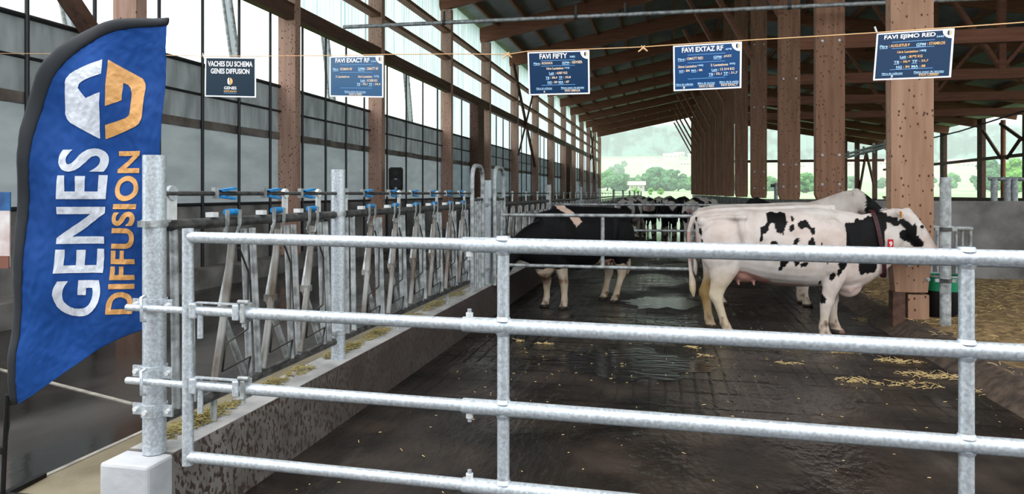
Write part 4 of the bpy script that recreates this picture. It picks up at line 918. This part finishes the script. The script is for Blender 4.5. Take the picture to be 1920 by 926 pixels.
sign([(1644, 63), (1790, 53), (1783, 145), (1637, 151)], 3.95, 3.7, 'sign_blue', 'rightmost hanging sign, navy and tilted, in front of the thick timber post',
     [('FAVI EJIMO RED', .11, .055, .775, .165, Wh), ('5445', .79, .13, .88, .17, Lb), ('_Père', .06, .26, .165, .32, Lb), (': AUGUSTUS P', .185, .255, .455, .315, Or), ('_GPM', .54, .26, .66, .32, Lb), (': STAMKOS', .68, .255, .90, .315, Or),
      ('1ère Lactation', .30, .40, .57, .45, Or), ('180J', .59, .40, .67, .45, Lb), ('_Lait', .34, .505, .42, .555, Lb), (': 8192 KG', .44, .505, .63, .56, Or), ('_TB', .265, .61, .335, .66, Lb), (': 38,9', .355, .61, .475, .66, Or), ('_TP', .50, .61, .57, .66, Lb), (': 33,7', .59, .61, .71, .66, Or),
      ('_NG', .30, .715, .375, .765, Lb), (': 84', .395, .715, .475, .765, Or), ('_MA', .50, .715, .585, .765, Lb), (': 88', .605, .715, .675, .765, Or),
      ('_Nbre de collectes', .115, .85, .39, .885, Lb), ('3', .235, .91, .265, .955, Wh), ('_Pleine soeur du taureau', .535, .845, .91, .88, Lb), ('FAVI USRED', .605, .90, .85, .95, Or)], rules=((.21, .22, .77), (.345, .22, .77), (.79, .22, .77)))
tw = [(-60, 101, 7.6), (0, 101, 7.3), (200, 102, 6.6), (384, 106, 5.93), (480, 106, 5.75), (618, 105, 5.53), (719, 103, 5.35), (850, 102, 5.15), (950, 103, 5.0), (989, 97, 4.95), (1105, 93, 4.8), (1204, 89, 4.62), (1262, 85, 4.5), (1391, 77, 4.3), (1530, 69, 4.1), (1644, 62, 3.95), (1790, 52, 3.7), (1960, 40, 3.45)]
tp = [at(a, b - .8, d + .004) for a, b, d in tw]
t = thing('twine', 'orange twine stretched across the picture with the five signs hanging from it', 'twine', tp[0]); t['wo'] = tuple(tp[0])
MB().tube(tp, .0032, 'string', 6).build('cord', t)
for px, py, d in ((952, 102, 5.0), (1206, 90, 4.6)):
    kn = MB()
    for a, b in (((0, 0), (-9, 7)), ((0, 0), (8, 6)), ((-4, -4), (5, 3)), ((-6, 5), (3, -4))): kn.tube([at(px + a[0], py + a[1], d), at(px + b[0], py + b[1], d)], .005, 'string', 6)
    kn.build('knot', t)
for px, py, d in ((480, 104, 5.75), (384, 105, 5.93), (1644, 55, 3.95)):
    MB().tube([at(px, py + 6, d - .01), at(px - 4, py - 5, d - .01)], .005, 'white_metal', 6).build('peg', t)
# ============================================================ LOUDSPEAKER, POSTER
sx = -6.5; c = at_x(743, 336, sx)
t = thing('loudspeaker', 'black plastic loudspeaker on a thin stand before the side curtain', 'loudspeaker', (c.x, c.y, AZ)); t['wo'] = (c.x, c.y, AZ)
ang = math.atan2(-c.x, c.y); u = Vector((math.cos(ang * .8), math.sin(ang * .8), 0)); nf = Vector((u.y, -u.x, 0)); hgt = .29
bm = bmesh.new(); bmesh.ops.create_cube(bm, size=1)
for v in bm.verts:
    w_ = .18 if v.co.y < 0 else .11; v.co = c + u * (v.co.x * 2 * w_) + nf * (-v.co.y * .30) + Vector((0, 0, v.co.z * 2 * hgt))
bmesh.ops.bevel(bm, geom=bm.edges[:], offset=.03, segments=3, affect='EDGES'); MB().bm(bm, 'plastic_black').build('cabinet', t)
M['grille'] = mat('speaker_grille', (.02, .02, .022), .7, bump=.6, bscale=200)
def disc(cc, rr, m, th=.006): return MB().tube([cc, cc + nf * th], rr, m, 24)
f0 = c + nf * .15
disc(f0 + Vector((0, 0, -.10)), .135, 'grille').build('woofer_grille', t); disc(f0 + Vector((0, 0, .15)), .06, 'grille').build('tweeter_horn', t)
MB().prism(f0 + u * -.035 + nf * .008, f0 + u * .035 + nf * .008, .004, .02, 'galv_old').build('badge', t)
MB().add([f0 + nf * .012 + u * a + Vector((0, 0, b)) for a, b in ((-.035, -.235), (.035, -.235), (0, -.185))], [(0, 1, 2)], 'galv').build('badge', t)
MB().tube([(c.x, c.y, AZ + .4), (c.x, c.y, c.z - .28)], .017, 'black', 10).build('stand_pole', t)
for k in range(3):
    a = .5 + k * 2.094; MB().tube([(c.x, c.y, AZ + .85), (c.x + .28 * math.cos(a), c.y + .28 * math.sin(a), AZ + .02)], .012, 'black', 8).build('leg', t)
pa = at(-20, 360, 6.3); pb = at(19, 500, 6.3)
t = thing('display_board', 'white photo panel with a blue heading at the left picture edge', 'poster', (pa.x, pa.y, pb.z)); t['wo'] = tuple(t.location)
def pq(x0, y0, x1, y1, m, name, o=0):
    P_ = [at(x0, y0, 6.3 - o), at(x1, y0, 6.3 - o), at(x1, y1, 6.3 - o), at(x0, y1, 6.3 - o)]; dn = Vector((-S_, C_, 0)) * .012
    MB().add(P_ + [p + dn for p in P_], [(0, 1, 2, 3), (7, 6, 5, 4), (0, 4, 5, 1), (1, 5, 6, 2), (2, 6, 7, 3), (3, 7, 4, 0)], m).build(name, t)
M['pinkish'] = mat('photo_print', (.55, .42, .40), .6, col2=(.75, .72, .72), scale=6); M['headblue'] = mat('blue_heading', (.02, .07, .2), .5, col2=(.03, .16, .4), scale=8); M['redwood'] = mat('red_brown_table', (.22, .09, .06), .6)
pq(-20, 360, 19, 395, 'headblue', 'heading'); pq(-20, 395, 18, 500, 'pinkish', 'photo_panel'); pq(-20, 480, 16, 503, 'redwood', 'ledge', .03); pq(-16, 503, -8, 700, 'redwood', 'leg', .02)
# ============================================================ COWS
def cow_shape(voxel=.014, head='level', legs=(0, 0, 0, 0), headturn=0, slim=1.0):
    """closed overlapping lofts fused into one continuous skin; x forward, z up, tail head near x=0"""
    m = MB(); K = 'hoof'
    # trunk
    T = [(-.01, 1.17, .08, .14, .16), (.03, 1.15, .15, .21, .28), (.12, 1.12, .21, .265, .40), (.28, 1.10, .255, .30, .42), (.50, 1.08, .285, .335, .44), (.72, 1.06, .33, .355, .48), (.95, 1.04, .365, .385, .49), (1.15, 1.04, .36, .395, .50), (1.33, 1.05, .31, .39, .50), (1.50, 1.05, .255, .37, .50), (1.66, 1.04, .20, .355, .50), (1.76, 1.04, .15, .33, .44)]
    m.loft([((x, 0, z), (0, w * slim, 0), (0, 0, (u + d) / 2)) if False else ((x, 0, z + (u - d) / 2), (0, w * slim, 0), (0, 0, (u + d) / 2)) for x, z, w, u, d in T], K, 28, 2.25)
    # shoulders, hips, spine, brisket
    for s in (-1, 1):
        m.ell((1.42, s * .20, 1.00), (.20, .12, .33), K); m.ell((.47, s * .25, 1.325), (.075, .045, .035), K); m.tube([(.47, s * .225, 1.325), (.28, s * .17, 1.325), (.07, s * .12, 1.28)], [.035, .03, .04], K, 8); m.tube([(.47, s * .235, 1.31), (.49, s * .27, 1.15), (.55, s * .27, .95)], [.04, .045, .05], K, 8); m.ell((.06, s * .13, 1.27), (.06, .05, .06), K)
        m.ell((.26, s * .19, .98), (.24, .115, .30), K)
    m.tube([(.0, 0, 1.355), (.2, 0, 1.385), (.5, 0, 1.405), (.9, 0, 1.42), (1.3, 0, 1.435), (1.5, 0, 1.425)], [.03, .04, .04, .035, .04, .05], K, 10)
    m.ell((1.64, 0, .60), (.16, .08, .17), K); m.tube([(1.50, 0, .62), (1.64, 0, .56), (1.78, 0, .68), (1.92, 0, .84)], [.10, .10, .10, .09], K, 14)
    # neck and head
    if head == 'level': hp, dr, NK = (2.20, 1.33), (.60, -.80), [((1.62, .95), .40, .21), ((1.76, .965), .385, .165), ((1.90, 1.03), .345, .135), ((2.03, 1.10), .30, .12), ((2.14, 1.20), .235, .115), ((2.21, 1.28), .15, .10)]
    elif head == 'up': hp, dr, NK = (2.15, 1.55), (.80, -.60), [((1.45, 1.0), .44, .23), ((1.6, 1.04), .43, .21), ((1.75, 1.11), .40, .175), ((1.88, 1.2), .36, .15), ((2.0, 1.31), .30, .13), ((2.1, 1.42), .22, .12), ((2.17, 1.5), .14, .10)]
    else: hp, dr, NK = (2.18, .95), (.50, -.86), [((1.6, .95), .38, .21), ((1.75, .95), .33, .165), ((1.90, .96), .28, .135), ((2.03, .95), .23, .12), ((2.13, .93), .18, .11), ((2.2, .9), .13, .10)]
    m.loft([((x, 0, z), (0, w, 0), (-.18 * h, 0, h)) for (x, z), h, w in NK], K, 22, 2.1)
    d = Vector((dr[0], 0, dr[1])).normalized(); n = Vector((-d.z, 0, d.x)) if d.z < 0 else Vector((0, 0, 1)); H0 = Vector((hp[0], 0, hp[1])); L = .58
    hs = [(-.12, .05, .06, 0), (-.04, .11, .10, 0), (.08, .135, .115, -.01), (.24, .135, .115, -.015), (.42, .12, .095, -.005), (.60, .10, .078, 0), (.78, .085, .074, 0), (.90, .082, .082, 0), (.98, .068, .075, 0), (1.03, .03, .04, 0)]
    m.loft([(H0 + d * (t * L) + n * o, (0, w, 0), n * h) for t, h, w, o in hs], K, 20, 2.2)
    m.ell(H0 + n * .07 - d * .02, (.06, .05, .055), K)
    m.loft([(H0 + d * (.25 * L) - n * .10, (0, .07, 0), n * .05), (H0 + d * (.55 * L) - n * .085, (0, .05, 0), n * .035), (H0 + d * (.9 * L) - n * .06, (0, .045, 0), n * .03)], K, 12)
    for s in (-1, 1):  # ears, reaching out and back
        b = H0 + Vector((-.03, s * .09, .05)); e = Vector((-.55, s * .80, .10)).normalized(); up = e.cross(Vector((1, 0, .2))).normalized(); sd = Vector((-.5, 0, .85))
        m.loft([(b, sd * .030, up.cross(sd) * .022), (b + e * .07, sd * .055, up.cross(sd) * .018), (b + e * .14, sd * .058, up.cross(sd) * .016), (b + e * .20, sd * .035, up.cross(sd) * .014), (b + e * .23, sd * .012, up.cross(sd) * .012)], K, 12)
        m.ell(H0 + d * (.30 * L) + n * .075 + Vector((0, s * .088, 0)), (.035, .02, .03), K, 10)
    if head == 'level': m.ell((2.13, 0, 1.10), (.12, .085, .20), K); m.ell((2.26, 0, 1.08), (.12, .07, .13), K); m.ell((2.02, 0, .98), (.13, .085, .20), K)
    # legs
    FL = [(1.46, .98, .16, .085), (1.49, .78, .135, .085), (1.495, .64, .105, .075), (1.48, .54, .08, .062), (1.46, .44, .064, .054), (1.455, .38, .066, .056), (1.45, .33, .054, .047), (1.45, .22, .041, .038), (1.45, .145, .045, .041), (1.455, .105, .052, .047), (1.47, .065, .048, .045), (1.48, .045, .062, .054), (1.49, 0, .07, .06)]
    HL = [(.27, .98, .22, .10), (.29, .82, .185, .10), (.285, .70, .145, .09), (.26, .60, .105, .074), (.225, .52, .082, .056), (.20, .45, .076, .05), (.20, .40, .066, .05), (.225, .33, .05, .043), (.255, .23, .043, .039), (.28, .15, .046, .043), (.29, .11, .054, .049), (.31, .07, .05, .046), (.325, .045, .062, .054), (.335, 0, .07, .06)]
    feet = []
    for (base, s, dx, yy_) in ((FL, -1, legs[0], .155), (FL, 1, legs[1], .155), (HL, -1, legs[2], .16), (HL, 1, legs[3], .16)):
        sec = []
        for x, z, rx, ry in base:
            k = max(0, min(1, (.95 - z) / .95)); sec.append(((x + dx * k, s * (yy_ + .01 * (1 - k)), z), (rx * 1.12, 0, 0), (0, ry * 1.1, 0)))
        m.loft(sec, K, 16, 2.1); feet.append((base[-1][0] + dx, s * yy_))
    # udder and teats
    m.ell((.54, 0, .70), (.21, .165, .13), K)
    for x in (.45, .62):
        for s in (-1, 1): m.tube([(x, s * .08, .62), (x + .015, s * .085, .545)], [.022, .014], K, 8)
    m.tube([(.7, .06, .60), (.9, .07, .565), (1.1, .06, .555)], .03, K, 8)
    # tail
    tz = [(.03, 0, 1.335), (-.045, 0, 1.30), (-.085, .0, 1.16), (-.09, .0, .98), (-.075, .01, .78), (-.06, .01, .66), (-.045, .015, .56), (-.04, .015, .46), (-.03, .01, .38)]
    m.tube(tz, [.04, .034, .026, .022, .021, .026, .042, .038, .012], K, 10)
    me = m.mesh('raw'); o = bpy.data.objects.new('raw', me); COL.objects.link(o)
    a = o.modifiers.new('r', 'REMESH'); a.mode = 'VOXEL'; a.voxel_size = voxel; a.use_smooth_shade = True
    b = o.modifiers.new('s', 'SMOOTH'); b.factor = .5; b.iterations = max(2, int(.055 / voxel))
    bpy.context.view_layer.update(); dg = bpy.context.evaluated_depsgraph_get()
    out = bpy.data.meshes.new_from_object(o.evaluated_get(dg)); bpy.data.objects.remove(o); bpy.data.meshes.remove(me)
    out.polygons.foreach_set('use_smooth', [True] * len(out.polygons))
    return out, H0, d, n, L
def inpoly(x, y, P):
    c = False; j = len(P) - 1
    for i in range(len(P)):
        if (P[i][1] > y) != (P[j][1] > y) and x < (P[j][0] - P[i][0]) * (y - P[i][1]) / (P[j][1] - P[i][1]) + P[i][0]: c = not c
        j = i
    return c
WHITE, BLACK, PINK, TAN, YEL, DIRT = (.70, .65, .62), (.005, .005, .006), (.58, .32, .27), (.48, .37, .25), (.42, .25, .06), (.16, .11, .07)
def mixc(a, b, t): t = max(0, min(1, t)); return tuple(a[i] * (1 - t) + b[i] * t for i in range(3))
def paint(me, fn):
    at_ = me.color_attributes.new('coat', 'FLOAT_COLOR', 'POINT'); n = len(me.vertices); cs = np.empty((n, 4), np.float32); co = np.empty(n * 3, np.float32); me.vertices.foreach_get('co', co); co = co.reshape(-1, 3)
    for i in range(n):
        x, y, z = map(float, co[i]); c = fn(x, y, z); cs[i] = (*c, 1)
    at_.data.foreach_set('color', cs.reshape(-1))
def coat_mat():
    m = bpy.data.materials.new('short_cow_coat'); m.use_nodes = True; n = m.node_tree.nodes; l = m.node_tree.links; b = n['Principled BSDF']
    a = n.new('ShaderNodeAttribute'); a.attribute_name = 'coat'; t = n.new('ShaderNodeTexCoord'); z = n.new('ShaderNodeTexNoise'); z.inputs['Scale'].default_value = 7; z.inputs['Detail'].default_value = 6; l.new(t.outputs['Object'], z.inputs['Vector'])
    r = n.new('ShaderNodeValToRGB'); r.color_ramp.elements[0].position = .3; r.color_ramp.elements[0].color = (.80, .76, .72, 1); r.color_ramp.elements[1].position = .6; r.color_ramp.elements[1].color = (1, 1, 1, 1); l.new(z.outputs['Fac'], r.inputs[0])
    mx = n.new('ShaderNodeMix'); mx.data_type = 'RGBA'; mx.blend_type = 'MULTIPLY'; mx.inputs['Factor'].default_value = 1; l.new(a.outputs['Color'], mx.inputs['A']); l.new(r.outputs[0], mx.inputs['B']); l.new(mx.outputs['Result'], b.inputs['Base Color'])
    b.inputs['Roughness'].default_value = .62; b.inputs['Specular IOR Level'].default_value = .16
    z2 = n.new('ShaderNodeTexNoise'); z2.inputs['Scale'].default_value = 90; l.new(t.outputs['Object'], z2.inputs['Vector']); bp = n.new('ShaderNodeBump'); bp.inputs['Strength'].default_value = .15; bp.inputs['Distance'].default_value = .006; l.new(z2.outputs['Fac'], bp.inputs['Height']); l.new(bp.outputs[0], b.inputs['Normal'])
    return m
M['coat'] = coat_mat()
def soil(c, x, y, z, dirt=1.0):
    if z < .045 + .01 * noise.noise((x * 20, y * 20, 0)): return (.05, .04, .03)
    if z < .55: c = mixc(c, TAN, (.55 - z) * 1.3 * dirt + .25 * noise.noise((x * 9, y * 9, z * 6)) * dirt)
    if z < .2: c = mixc(c, DIRT, max(0, noise.noise((x * 22, y * 22, z * 16))) * 1.6 * dirt)
    return c
def naked(c, x, y, z):      # udder, belly vein
    if z < .72 and .30 < x < .80 and abs(y) < .2 and (x - .55) ** 2 / .07 + (z - .66) ** 2 / .03 < 1 and (abs(y) < .10 or x > .38): return mixc(PINK, (.6, .3, .25), noise.noise((x * 30, y * 30, z * 30)) + .2)
    if z < .60 and .7 < x < 1.15: return mixc(c, PINK, .6)
    if x < .12 and abs(y) < .09 and .8 < z < 1.15: return mixc(c, PINK, .8)
    return c
def zc(u, v, Y=8.40):       # photo detail -> cow-local x, z on the near flank (used only to lay out the coat pattern)
    p = at_y(1290 + .324 * u, 340 + .324 * v, Y); return (p.x - .35, p.z)
SP = [[(460, 190), (478, 183), (495, 181), (510, 190), (530, 182), (555, 188), (562, 215), (560, 245), (548, 262), (540, 285), (522, 293), (505, 285), (498, 262), (496, 240), (480, 238), (470, 252), (462, 278), (448, 290), (432, 300), (420, 282), (424, 262), (444, 250), (456, 236), (462, 215)],
      [(418, 298), (430, 300), (428, 330), (420, 346), (411, 345), (412, 320)], [(592, 200), (603, 200), (608, 215), (602, 230), (592, 226), (590, 212)], [(586, 252), (600, 246), (606, 262), (598, 282), (584, 286), (577, 272)], [(535, 292), (545, 288), (544, 304), (536, 308)],
      [(634, 240), (645, 228), (662, 228), (672, 222), (685, 232), (692, 248), (700, 262), (718, 264), (725, 280), (718, 300), (703, 300), (696, 282), (684, 268), (668, 262), (655, 272), (640, 266), (634, 254)],
      [(470, 350), (480, 340), (498, 339), (510, 350), (505, 366), (470, 366)], [(596, 345), (610, 325), (628, 321), (630, 335), (618, 356), (598, 360)], [(684, 345), (700, 325), (712, 318), (720, 340), (722, 372), (700, 372), (686, 362)], [(758, 350), (770, 350), (768, 372), (760, 372)],
      [(530, 440), (545, 430), (565, 440), (572, 455), (560, 472), (545, 484), (530, 485), (527, 465)], [(515, 495), (525, 486), (541, 490), (537, 504), (520, 509)], [(605, 455), (620, 440), (638, 445), (632, 468), (615, 483), (606, 475)], [(640, 472), (655, 460), (682, 457), (684, 468), (672, 484), (645, 486)],
      [(793, 460), (802, 458), (800, 474), (793, 474)], [(862, 470), (880, 450), (918, 450), (916, 480), (900, 500), (885, 512), (866, 492)], [(862, 505), (878, 500), (884, 520), (868, 545), (856, 530)], [(820, 535), (835, 523), (848, 532), (842, 560), (825, 570), (812, 558)],
      [(758, 575), (775, 572), (774, 590), (762, 594)], [(766, 660), (780, 652), (798, 680), (792, 700), (775, 706), (765, 688)],
      [(908, 245), (925, 238), (958, 240), (972, 238), (980, 215), (1000, 210), (1004, 226), (1030, 222), (1060, 200), (1082, 205), (1085, 165), (1120, 172), (1170, 185), (1178, 205), (1230, 210), (1236, 255), (1208, 262), (1185, 240), (1160, 238), (1165, 270), (1150, 300), (1152, 372), (1130, 430), (1112, 470), (1104, 520), (1088, 538), (1070, 528), (1052, 540), (1030, 532), (1012, 545), (998, 532), (990, 500), (992, 462), (975, 430), (940, 385), (905, 365), (912, 300)],
      [(1238, 250), (1242, 228), (1268, 222), (1290, 240), (1312, 258), (1330, 243), (1337, 275), (1335, 305), (1358, 330), (1378, 345), (1376, 372), (1345, 376), (1318, 372), (1300, 350), (1280, 345), (1248, 330), (1243, 300), (1256, 284), (1276, 280), (1262, 266)],
      [(70, 272), (80, 272), (86, 300), (80, 315), (71, 300)], [(50, 205), (60, 208), (58, 235), (50, 228)], [(78, 335), (88, 333), (90, 350), (80, 350)]]
def grow(P, k=1.10):
    cx = sum(p[0] for p in P) / len(P); cy = sum(p[1] for p in P) / len(P); return [(cx + (a - cx) * k, cy + (b - cy) * k) for a, b in P]
SPL = [[zc(u, v) for u, v in (grow(P) if len(P) < 26 else P)] for P in SP]; SPB = [(min(p[0] for p in P) - .02, max(p[0] for p in P) + .02, min(p[1] for p in P) - .02, max(p[1] for p in P) + .02) for P in SPL]
def coat1(x, y, z):
    c = mixc(WHITE, (.72, .57, .51), .35 + .8 * noise.noise((x * 2, y * 2, z * 2.4)))
    k = .007; u = x + k * noise.noise((x * 30, z * 30, 1)) + .004 * noise.noise((x * 90, z * 90, 5)); w = z + k * noise.noise((x * 30, z * 30, 7))
    if x < .5: c = mixc(c, (.66, .55, .32), min(.55, max(0, (.80 - z) * 2)))
    if y > .08 and x < .42: c = mixc(c, mixc(YEL, TAN, .3 + noise.noise((x * 12, y * 12, z * 8))), (.72 - z) * 5)
    c = soil(c, x, y, z); c = naked(c, x, y, z)
    if x > 1.58 and z < .56: c = mixc(c, PINK, .35)
    if y < .06 or x > 1.85:
        for P, b in zip(SPL, SPB):
            if b[0] < u < b[1] and b[2] < w < b[3] and inpoly(u, w, P): return BLACK
    elif z > .75 and noise.noise((x * 2.2, y * 2, z * 2.2 + 8)) > .28: return BLACK
    if z < .52 and x < -.0: c = mixc(c, (.62, .50, .30), .7)
    return c
def coat2(x, y, z):
    # black with a pale shoulder band, pale lower legs, belly patch and tail tip
    q = x - (1.36 + (1.42 - z) * -.42) + .03 * noise.noise((x * 6, y * 6, z * 6))
    c = BLACK
    if z > .98 and abs(q) < .085 - (1.42 - z) * .13 and y < .30: c = (.62, .46, .38)
    n_ = noise.noise((x * 7, y * 7, 3)) * .05
    if z < .58 + n_ and (x > 1.3 or x < .5): c = mixc((.66, .58, .47), TAN, .4 + noise.noise((x * 8, y * 8, z * 6)))
    if x > 1.3: c = mixc(c, (.20, .11, .065), 1.2 - abs(z - .41) * 14 + noise.noise((x * 14, y * 14, z * 12)) * .8 - (1.52 - x) * 3) if .3 < z < .52 else c
    if x < -.03 and z < .62: c = (.5, .42, .33)
    if .55 < x < .80 and z < .72 + n_ and abs(y) > .1 and z < .56 + (x - .55) * .8: c = (.66, .56, .46)
    if z > .5 and .38 < x < .72 and abs(y) < .17 and z < .66: c = (.5, .3, .24)
    if z < .045: c = (.03, .025, .02)
    elif z < .13: c = mixc(c, DIRT, .5 + noise.noise((x * 22, y * 22, z * 16)))
    return c
def coat_rand(seed, thr, white=WHITE):
    def f(x, y, z):
        n_ = noise.noise((x * 2.1 + seed, y * 2.6, z * 2.3 + seed * 1.7)) + .35 * noise.noise((x * 5 + seed, y * 5, z * 5)) + .08 * noise.noise((x * 16, y * 16, z * 16))
        if x > 1.9: n_ += .2 * (1 if thr < .3 else -1)
        if n_ > thr and z > .35: return (.012, .012, .014)
        return naked(soil(mixc(white, (.5, .42, .34), .25), x, y, z, 1.2), x, y, z)
    return f
def coat3(x, y, z):
    if x > 2.27: return BLACK
    if noise.noise((x * 2.3 + 5, y * 2, z * 2.1)) > .42: return BLACK
    return naked(soil(mixc(WHITE, (.6, .5, .42), .3), x, y, z), x, y, z)
def cow(label, loc, rz, mesh_info, coat, near=False, scale=1.0, group='cows', collar=None, flip=False):
    me, H0, d, n, L = mesh_info; me = me.copy(); paint(me, coat); me.materials.clear(); me.materials.append(M['coat']); me.name = 'cow_body'
    t = bpy.data.objects.new('cow', None); COL.objects.link(t); t.location = loc; t.rotation_euler.z = rz; t.scale = (scale,) * 3; tag(t, label, 'cow', group)
    o = bpy.data.objects.new('body', me); COL.objects.link(o); o.parent = t
    if near:
        for s in (-1, 1):
            e = H0 + d * (.30 * L) + n * .075 + Vector((0, s * .094, 0)); MB().ell(e, (.022, .016, .02), 'plastic_black', 12).build('eye', t)
            nn = H0 + d * (.985 * L) + n * .03 + Vector((0, s * .045, 0)); MB().ell(nn, (.014, .012, .018), 'hoof', 8).build('nostril', t)
        for s in (-1, 1):
            b = H0 + Vector((-.03, s * .09, .05)) + Vector((-.55, s * .80, .10)).normalized() * .12 + Vector((.028, 0, -.025))
            tag(MB().box((b.x - .004, b.y - .028, b.z - .035), (b.x + .004, b.y + .028, b.z + .035), 'tag_orange', .003).build('ear_tag', t), 'orange ear tag')
    return t
M['tag_orange'] = mat('orange_ear_tag', (.75, .30, .03), .5); M['collar'] = mat('red_collar_strap', (.045, .005, .008), .6); M['collar_tag'] = mat('red_collar_tag', (.55, .01, .02), .4)
A1 = cow_shape(.0125, 'level', (-.11, .09, .02, -.16))
c1 = cow('white cow with black spots standing side-on behind the gate, red collar', (.34, 8.56, 0), 0, A1, coat1, near=True, group=None)
bm = bmesh.new(); ring = []
for k in range(33):
    a = 2 * math.pi * k / 32; ring.append(Vector((1.965 - .06 * math.sin(a) - .02, .150 * math.cos(a), 1.04 + .365 * math.sin(a))))
cl = MB()
for k in range(32):
    a, b = ring[k], ring[k + 1]; o1 = Vector((.022, 0, .0)); ex = Vector((0, a.y * .03, (a.z - 1.04) * .02))
    cl.add([a - o1, a + o1, b + o1, b - o1, a - o1 + ex * 1.5, a + o1 + ex * 1.5, b + o1 + ex * 1.5, b - o1 + ex * 1.5], [(0, 1, 2, 3), (7, 6, 5, 4), (0, 4, 5, 1), (1, 5, 6, 2), (2, 6, 7, 3), (3, 7, 4, 0)], 'collar')
co = cl.build('collar', c1)
tx, tz_ = zc(1163, 358, 8.48); MB().box((tx - .028, -.178, tz_ - .055), (tx + .03, -.160, tz_ + .05), 'collar_tag', .006).build('collar_tag', co)
bm = norm_bm(text_bm('9', .03))
for v in bm.verts: v.co = Vector((tx - .014 + v.co.x * .03, -.1795, tz_ - .028 + v.co.y * .055))
MB().bm(bm, 'sign_white').build('tag_digit', co)
A2 = cow_shape(.016, 'low', (.03, -.05, 0, .1))
def head_to(px_f, px_h): pass
import itertools
ang2 = math.atan2(9.78 - 10.60, -1.50 + .80)
cow('black cow with a pale shoulder band and pale lower legs, behind the thin alley gate', (-.80 - math.cos(ang2) * .30, 10.62 - math.sin(ang2) * .30, 0), ang2, A2, coat2, near=True, scale=.97, group=None)
A3 = cow_shape(.02, 'up', (0, 0, 0, 0)); A4 = cow_shape(.026, 'low', (.05, -.04, .0, .08)); A5 = cow_shape(.026, 'level', (0, .05, .1, 0))
cow('pale cow with raised head standing behind the big spotted cow', (.45, 10.75, 0), .05, A3, coat3, scale=1.0, group=None)
cow('black cow whose back shows just above the pale cow, before the post row', (1.95, 15.2, 0), 1.57, A5, coat_rand(3, -.6), scale=1.03, group=None)
far = [(1170, 24.0, 1.35, 1.3, -.05, 'leftmost cow of the distant group, black and white rump beside the feed fence'), (1192, 30, 1.9, 2.7, .1, 'black cow second from left in the distant group'), (1216, 27.2, 1.6, 4.1, -.1, 'mostly black cow third from left in the distant group'),
       (1236, 30.5, 1.6, 5.3, .15, 'patched cow in the middle of the distant group'), (1254, 26, 1.5, 6.9, -.35, 'mostly black cow right of the middle of the distant group'), (1274, 30.5, 1.35, 8.1, -.3, 'black cow second from right in the distant group'),
       (1300, 21.0, 1.2, 9.7, .12, 'spotted cow walking away, nearest the post row'), (1300, 26.5, 1.3, 11.3, -.1, 'dark cow half hidden by the spotted walking cow'), (1208, 36, 1.8, 12.9, 0, 'farther cow behind the distant group, left'), (1250, 36, 1.4, 14.2, 0, 'farther cow behind the distant group, right')]
for px, Y, rz, seed, thr, lb in far:
    p = at_y(px, 362, Y); cow(lb, (p.x - math.cos(rz) * .3, Y, 0), rz, A4 if seed % 2 < 1 else A5, coat_rand(seed, thr), group='cows down the alley', scale=1.0)
for o in bpy.data.objects:
    if 'wo' in o: del o['wo']
for m in bpy.data.materials:
    if 'mp' in m: del m['mp']
